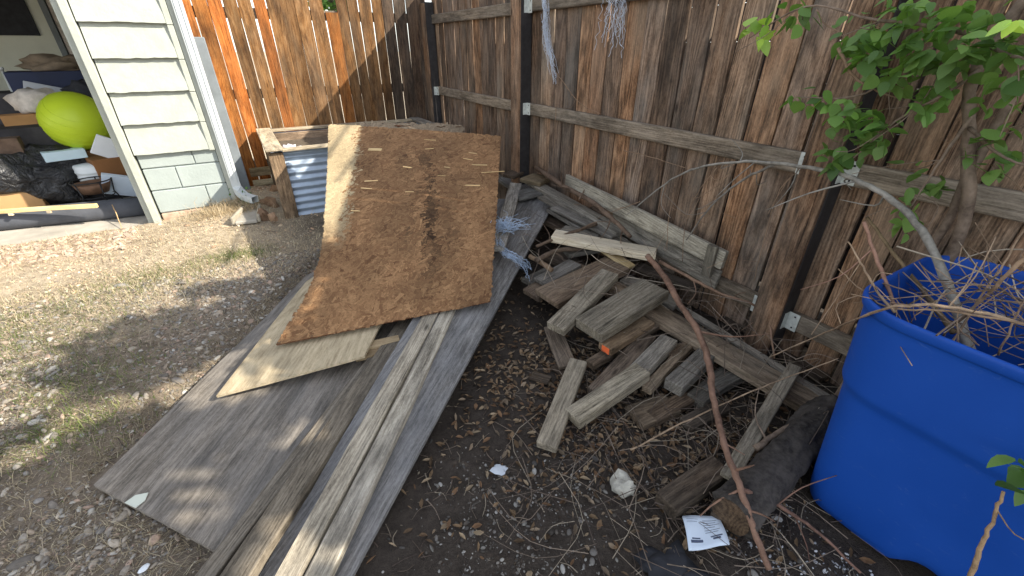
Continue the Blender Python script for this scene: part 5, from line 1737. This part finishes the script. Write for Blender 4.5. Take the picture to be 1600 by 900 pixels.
# ------------------------------------------------------------------ beyond the fences
ob_ = empty("neighbour_tree", (1.72, 9.0, 0), "green tree beyond the back fence glimpsed over the broken board", "tree")
v_, f_ = tube_arrays([np.array([0, 0, 0]), np.array([0.05, 0, 1.2]), np.array([0, 0.1, 2.6])], [0.10, 0.08, 0.04], 10)
link("trunk", mesh_from("trunk", v_, f_, True), M_BARK, ob_)
Ms = []
for k in range(900):
    d = r_.normal(size=3)
    d /= np.linalg.norm(d)
    Ms.append(np.array(leaf_pose(np.array([0, 0, 2.6]) + d * np.array([0.55, 0.5, 0.7]) * r_.uniform(0.3, 1) ** 0.5, r_.uniform(0.09, 0.15))))
Ms = np.array(Ms)
me = scatter("crown", LV, LF, Ms[:, :3, :3], Ms[:, :3, 3], np.ones((len(Ms), 3)))
me.materials.append(M_LEAF)
tag(link("crown", me, None, ob_), kind="stuff")
# overhead service cables whose shadows cross the back fence
sd_ = np.array(SUN_DIR)
for k, (a, b, lab) in enumerate([((690, 0), (410, 290), "thin black service cable overhead, the one nearer the garage"), ((735, 0), (520, 215), "thin black service cable overhead, the one nearer the fence corner")]):
    A_, B_ = at(*a, Y=5.41), at(*b, Y=5.41)
    A_, B_ = A_ + sd_ * 5.5, B_ + sd_ * 6.5
    e = (A_ - B_) / np.linalg.norm(A_ - B_)
    A2, B2 = A_ + e * 2.0, B_ - e * 2.5
    v_, f_ = tube_arrays([A2 - A2, B2 - A2], [0.012, 0.012], 6)
    o = link("service_cable", mesh_from("service_cable", v_, f_), M_BLACKM, loc=A2)
    tag(o, lab, "cable")

# ------------------------------------------------------------------ gravel, straw, dead leaves, twigs
def keep_out(x, y):
    """True where the garage, slab or bin stands"""
    return ((x < -0.30) & (y > 4.72)) | ((x > 1.37) & (x < 1.92) & (y < 0.33)) | (y > 5.36) | (x > 2.06)


def on_plyA(x, y):
    d = (-(x + 0.83) * 0.815 + (y - 1.66) * 0.58)
    a = (x + 0.83) * 0.575 + (y - 1.65) * 0.818
    return (d < 0.0) & (a > 0.30 * d - 0.005) & (d > -0.75) & (a < 1.75)


ICO0 = bmesh.new()
bmesh.ops.create_icosphere(ICO0, subdivisions=1, radius=1)
I0V = np.array([v.co[:] for v in ICO0.verts])
I0F = np.array([[v.index for v in f.verts] for f in ICO0.faces])
ICO0.free()
ICO1 = bmesh.new()
bmesh.ops.create_icosphere(ICO1, subdivisions=2, radius=1)
I1V = np.array([v.co[:] for v in ICO1.verts])
I1F = np.array([[v.index for v in f.verts] for f in ICO1.faces])
ICO1.free()
r_ = np.random.default_rng(77)


def stones(name, x, y, s, pal, smooth, base=(I0V, I0F), sink=0.25):
    n = len(x)
    bv = base[0] * (1 + 0.0)
    sc = np.stack([s * r_.uniform(0.9, 1.5, n), s * r_.uniform(0.65, 1.05, n), s * r_.uniform(0.35, 0.7, n)], -1)
    M = rot_z(r_.uniform(0, 6.28, n)) @ rot_x(r_.normal(0, 0.35, n)) @ rot_y(r_.normal(0, 0.35, n)) * 1.0
    M = M @ (np.eye(3)[None] * sc[:, None, :])
    # shear for odd shapes
    Sh = np.eye(3)[None].repeat(n, 0)
    Sh[:, 0, 1] = r_.normal(0, 0.35, n)
    Sh[:, 1, 2] = r_.normal(0, 0.3, n)
    M = M @ Sh
    L = np.stack([x, y, gz(x, y) + sc[:, 2] * (0.6 - sink)], -1)
    cols = pal[r_.integers(0, len(pal), n)] * r_.uniform(0.7, 1.25, (n, 1))
    return scatter(name, bv, base[1], M, L, cols, smooth)


PAL = 0.92 * np.array([[0.36, 0.32, 0.27], [0.30, 0.26, 0.215], [0.42, 0.36, 0.29], [0.25, 0.23, 0.21], [0.40, 0.29, 0.225], [0.46, 0.43, 0.38], [0.21, 0.185, 0.16], [0.34, 0.27, 0.205]])


def pts_where(n, x0, x1, y0, y1, dens):
    x, y = r_.uniform(x0, x1, n), r_.uniform(y0, y1, n)
    k = (r_.uniform(0, 1, n) < dens(x, y)) & ~keep_out(x, y)
    return x[k], y[k]


def sized(xy, f):
    return xy[0], xy[1], f(len(xy[0]))


near_d = lambda x, y: gravel_mask(x, y) * ~on_plyA(x, y) * np.clip(0.60 + 0.6 * vnoise(x * 2.3, y * 2.3, 15), 0.22, 1)
tag(link("gravel", stones("gravel", *sized(pts_where(9000, -2.4, 0.3, 0.9, 3.4, near_d), lambda n: r_.gamma(2.0, 0.0022, n) + 0.0055), PAL, True, (I1V, I1F), sink=0.4), M_STONE), kind="stuff")
tag(link("fine_gravel", stones("fine_gravel", *sized(pts_where(60000, -2.4, 0.3, 0.9, 3.4, near_d), lambda n: r_.gamma(1.5, 0.0014, n) + 0.0018), PAL * 0.85, True), M_STONE), kind="stuff")
far_d = lambda x, y: (gravel_mask(x, y) * 0.8 + 0.2) * np.clip(0.40 + 0.6 * vnoise(x * 2.3, y * 2.3, 15), 0.1, 1)
tag(link("far_gravel", stones("far_gravel", *sized(pts_where(26000, -3.2, 0.8, 3.3, 5.3, far_d), lambda n: r_.gamma(1.5, 0.0022, n) + 0.0022), PAL * np.array([1.5, 1.36, 1.15]), True, sink=0.4), M_STONE), kind="stuff")
DP = 0.8 * np.array([[0.22, 0.20, 0.18], [0.11, 0.10, 0.09], [0.14, 0.12, 0.10], [0.30, 0.28, 0.25], [0.08, 0.07, 0.06], [0.42, 0.40, 0.37]])
tag(link("pebbles", stones("pebbles", *(lambda xy: (xy[0], xy[1], r_.gamma(1.1, 0.0018, len(xy[0])) + 0.0014))(pts_where(16000, -0.3, 1.4, -0.2, 1.9, lambda x, y: (1 - gravel_mask(x, y)) * np.clip(0.45 + 0.9 * vnoise(x * 2.6, y * 2.6, 16), 0.05, 1) * sstep(1.35, 0.85, y))), DP, True, (I1V, I1F)), M_STONE), kind="stuff")
# white chips by the foot of the bin
tag(link("white_chips", stones("white_chips", *(lambda xy: (xy[0], xy[1], r_.uniform(0.0022, 0.0055, len(xy[0]))))(pts_where(900, 1.02, 1.32, -0.15, 0.36, lambda x, y: np.clip(vnoise(x * 9, y * 9, 18) + 0.4, 0, 1))), np.array([[0.6, 0.6, 0.6], [0.45, 0.45, 0.46], [0.1, 0.1, 0.1]]), False), M_STONE), kind="stuff")
# pinkish flat slabs of old asphalt by the drive
tag(link("crumbled_slab", stones("crumbled_slab", *(lambda xy: (xy[0], xy[1], r_.uniform(0.01, 0.03, len(xy[0]))))(pts_where(420, -2.3, -1.05, 4.15, 4.68, lambda x, y: 0.9 + 0 * x)), np.array([[0.46, 0.33, 0.25], [0.5, 0.38, 0.29], [0.42, 0.33, 0.26]]), False, sink=0.5), M_STONE), kind="stuff")


# straw and grass blades: tapered two-segment strips
def blades(name, x, y, ln, wd, pal, lean=1.0, mat=M_STRAW, lift=0.002):
    n = len(x)
    a = r_.uniform(0, 6.28, n)
    le = np.clip(r_.normal(lean, 0.35, n), 0.0, 1.52)
    d = np.stack([np.cos(a) * np.sin(le), np.sin(a) * np.sin(le), np.cos(le)], -1)
    s_ = np.stack([-np.sin(a), np.cos(a), 0 * a], -1)
    bend = np.stack([r_.normal(0, 0.25, n), r_.normal(0, 0.25, n), -np.abs(r_.normal(0.0, 0.18, n))], -1)
    p0 = np.stack([x, y, gz(x, y) + lift], -1)
    p1 = p0 + d * (ln * 0.55)[:, None]
    p2 = p0 + (d + bend) * ln[:, None]
    g_ = gz(p2[:, 0], p2[:, 1]) + 0.002
    p2[:, 2] = np.maximum(p2[:, 2], g_)
    w = s_ * (wd * 0.5)[:, None]
    V = np.stack([p0 - w, p0 + w, p1 - w * 0.8, p1 + w * 0.8, p2], 1).reshape(-1, 3)
    ii = (np.arange(n) * 5)[:, None, None]
    F = (np.array([[0, 1, 3], [0, 3, 2], [2, 3, 4]])[None] + ii).reshape(-1, 3)
    c = pal[r_.integers(0, len(pal), n)] * r_.uniform(0.7, 1.25, (n, 1))
    o = link(name, tri_mesh(name, V, F, np.repeat(c, 5, axis=0)), mat)
    return tag(o, kind="stuff")


SP = np.array([[0.60, 0.50, 0.33], [0.52, 0.42, 0.27], [0.66, 0.57, 0.40], [0.42, 0.34, 0.22]])
x, y = pts_where(34000, -3.0, 0.3, 3.0, 4.75, lambda x, y: gravel_mask(x, y) * np.clip(0.55 + 0.6 * vnoise(x * 2.1, y * 2.1, 21), 0.1, 1))
blades("dry_grass", x, y, r_.gamma(3, 0.011, len(x)) + 0.012, r_.uniform(0.0014, 0.003, len(x)), SP, 1.15)
x, y = pts_where(32000, -2.2, 0.2, 0.9, 3.0, lambda x, y: gravel_mask(x, y) * ~on_plyA(x, y) * np.clip(0.35 + 0.7 * vnoise(x * 2.1, y * 2.1, 21), 0.05, 1))
blades("dry_grass", x, y, r_.gamma(3, 0.010, len(x)) + 0.012, r_.uniform(0.0010, 0.0022, len(x)), SP * 0.8, 1.25)
GP = np.array([[0.10, 0.15, 0.035], [0.16, 0.20, 0.06], [0.22, 0.23, 0.08]])
gsp = [(-1.05, 3.25, .28), (-1.45, 3.15, .3), (-0.75, 3.45, .2), (-1.7, 2.9, .3), (-1.25, 2.75, .25), (-1.0, 2.3, .2), (-0.95, 1.95, .15), (-0.3, 3.55, .12)]
x, y = [], []
for cx, cy, s_ in gsp:
    x.append(r_.normal(cx, s_, 1100))
    y.append(r_.normal(cy, s_ * 0.6, 1100))
x, y = np.concatenate(x), np.concatenate(y)
k = ~on_plyA(x, y)
x, y = x[k], y[k]
blades("green_grass", x, y, r_.gamma(3, 0.008, len(x)) + 0.008, r_.uniform(0.0014, 0.0028, len(x)), GP, 0.75)
# straw drift at the garage corner
x, y = r_.normal(-0.36, 0.17, 1700), r_.normal(4.55, 0.09, 1700)
k = y < 4.69
blades("straw_drift", x[k], y[k], r_.gamma(3, 0.020, k.sum()) + 0.03, r_.uniform(0.0016, 0.0034, k.sum()), SP * np.array([0.95, 0.9, 0.85]), 1.0, lift=0.006)
# straw along the sheet's left edge
x = r_.uniform(0, 1, 900)
ex, ey = -0.83 + 0.95 * x + r_.normal(0, 0.03, 900) - 0.05, 1.66 + 1.33 * x + r_.normal(0, 0.03, 900) + 0.03
blades("edge_straw", ex, ey, r_.gamma(3, 0.015, 900) + 0.02, r_.uniform(0.0012, 0.0024, 900), SP * 0.6, 1.1)

# weed at the downspout
wd_ = empty("weed_clump", (-0.20, 4.62, 0.09), "small green weed growing behind the downspout elbow", "weed")
Ms = []
for k in range(150):
    p = r_.normal(size=3) * np.array([0.05, 0.05, 0.05]) + np.array([0, 0.02, 0.07])
    Ms.append(np.array(leaf_pose(p, r_.uniform(0.015, 0.03))))
Ms = np.array(Ms)
me = scatter("foliage", LV, LF, Ms[:, :3, :3], Ms[:, :3, 3], np.ones((len(Ms), 3)))
me.materials.append(M_LEAF)
tag(link("foliage", me, None, wd_), kind="stuff")

# dead leaves
lv = np.array([(-1, 0, 0.05), (-0.3, 0.42, 0.18), (0.4, 0.36, 0.16), (1, 0, 0.0), (0.4, -0.36, 0.2), (-0.3, -0.42, 0.14), (0, 0, -0.05)])
lf = np.array([(6, 0, 5), (6, 5, 4), (6, 4, 3), (6, 3, 2), (6, 2, 1), (6, 1, 0)])
LP = 1.25 * np.array([[0.20, 0.145, 0.095], [0.28, 0.21, 0.14], [0.13, 0.095, 0.065], [0.36, 0.30, 0.22], [0.17, 0.11, 0.07], [0.24, 0.20, 0.155]])


def litter(name, x, y, s, pal, h=0.004, hz=None):
    n = len(x)
    M = rot_z(r_.uniform(0, 6.28, n)) @ rot_x(r_.normal(0, 0.45, n)) @ rot_y(r_.normal(0, 0.35, n))
    sc = np.stack([s, s * r_.uniform(0.6, 1.1, n), s * r_.uniform(0.6, 1.8, n)], -1)
    M = M @ (np.eye(3)[None] * sc[:, None, :])
    z = gz(x, y) + h + r_.uniform(0, 0.008, n)
    c = pal[r_.integers(0, len(pal), n)] * r_.uniform(0.6, 1.2, (n, 1))
    return tag(link(name, scatter(name, lv, lf, M, np.stack([x, y, z], -1), c), M_LITTER), kind="stuff")


leafd = lambda x, y: (np.exp(-(((x - 0.98) / 0.42) ** 2 + ((y - 1.25) / 0.42) ** 2)) + 0.85 * np.exp(-(((x - 1.25) / 0.45) ** 2 + ((y - 0.75) / 0.35) ** 2)) + 0.06)
x, y = pts_where(17000, -0.1, 2.05, -0.2, 3.2, leafd)
litter("dead_leaves", x, y, r_.uniform(0.009, 0.022, len(x)), LP * np.array([0.95, 0.86, 0.76]), 0.006)
x, y = pts_where(5000, -0.2, 2.05, -0.3, 2.8, lambda x, y: 0.35 + 0 * x)
litter("dark_litter", x, y, r_.uniform(0.004, 0.009, len(x)), LP * 0.45, 0.002)
x, y = pts_where(9000, -2.2, 0.1, 0.9, 3.6, lambda x, y: gravel_mask(x, y) * ~on_plyA(x, y) * 0.8)
litter("yard_litter", x, y, r_.uniform(0.003, 0.009, len(x)), LP * 0.8, 0.003)

# twigs and stalks on the soil
def twigs(name, n, x0, x1, y0, y1, l0, l1, rad, pal, up=0.0, dens=None):
    V, F, C_ = [], [], []
    k = 0
    while k < n:
        x, y = r_.uniform(x0, x1), r_.uniform(y0, y1)
        if bool(keep_out(np.array(x), np.array(y))) or (dens and r_.uniform() > dens(x, y)):
            if r_.uniform() < 0.02:
                k += 1
            continue
        a, ln = r_.uniform(0, 6.28), r_.uniform(l0, l1)
        b = a + r_.normal(0, 0.6)
        p0 = np.array([x, y])
        p1 = p0 + np.array([math.cos(a), math.sin(a)]) * ln * 0.5
        p2 = p1 + np.array([math.cos(b), math.sin(b)]) * ln * 0.5
        hh = [0.004 + abs(r_.normal(0, up)), 0.006 + abs(r_.normal(0, up * 1.3)), 0.004 + abs(r_.normal(0, up))]
        pts = [np.array([p[0], p[1], float(gz(p[0], p[1])) + h_]) for p, h_ in zip((p0, p1, p2), hh)]
        r0 = rad * r_.uniform(0.6, 1.5)
        v, f = tube_arrays(spline(pts, 3), np.linspace(r0, r0 * 0.5, 7), 4, False)
        o0 = len(V)
        V += v
        for q in f:
            F += [(q[0] + o0, q[1] + o0, q[2] + o0), (q[0] + o0, q[2] + o0, q[3] + o0)]
        C_ += [pal[int(r_.integers(0, len(pal)))] * r_.uniform(0.7, 1.2)] * len(v)
        k += 1
    return tag(link(name, tri_mesh(name, np.array(V), np.array(F), np.array(C_)), M_TWIG), kind="stuff")


TP = np.array([[0.12, 0.09, 0.07], [0.20, 0.155, 0.12], [0.30, 0.25, 0.19], [0.08, 0.06, 0.05]])
twigs("soil_twigs", 750, -0.2, 1.5, -0.2, 1.8, 0.02, 0.09, 0.0014, TP)
twigs("dry_stalks", 210, 0.55, 1.75, 0.05, 1.15, 0.12, 0.45, 0.0016, TP * 1.15, 0.03)
twigs("dry_stalks", 110, 1.2, 2.0, 0.4, 1.7, 0.12, 0.45, 0.0017, TP * 1.1, 0.10)
twigs("gravel_twigs", 420, -1.6, 0.0, 1.2, 4.4, 0.03, 0.14, 0.0014, TP * 1.5)


# tangles of thin twigs: over the bin's mouth, and along the fence foot
def tangle(name, n, centre, spread, l0, l1, rad, pal):
    V, F, C_ = [], [], []
    for k in range(n):
        c = np.array(centre) + r_.uniform(-1, 1, 3) * np.array(spread)
        a = r_.uniform(0, 6.28)
        d = np.array([math.cos(a), math.sin(a), r_.normal(0, 0.35)])
        d /= np.linalg.norm(d)
        ln = r_.uniform(l0, l1)
        bow = r_.normal(size=3) * ln * 0.12
        pts = [c - d * ln * 0.5, c + bow, c + d * ln * 0.5]
        for p in pts:
            p[2] = max(p[2], float(gz(p[0], p[1])) + 0.004)
            p[0] = min(p[0], 2.03)
        r0 = rad * r_.uniform(0.6, 1.5)
        v, f = tube_arrays(spline(pts, 5), np.linspace(r0, r0 * 0.45, 11), 4, False)
        o0 = len(V)
        V += v
        for q in f:
            F += [(q[0] + o0, q[1] + o0, q[2] + o0), (q[0] + o0, q[2] + o0, q[3] + o0)]
        C_ += [pal[int(r_.integers(0, len(pal)))] * r_.uniform(0.7, 1.2)] * len(v)
    return tag(link(name, tri_mesh(name, np.array(V), np.array(F), np.array(C_)), M_TWIG), kind="stuff")


tangle("brush_tangle", 70, (1.62, 0.02, 0.80), (0.17, 0.26, 0.07), 0.15, 0.42, 0.0019, TP * 1.7)
tangle("fence_foot_tangle", 85, (1.85, 1.10, 0.16), (0.13, 0.65, 0.15), 0.12, 0.42, 0.0017, TP * 1.5)
tangle("heap_tangle", 45, (1.55, 1.9, 0.30), (0.35, 0.6, 0.08), 0.12, 0.36, 0.0016, TP * 1.4)
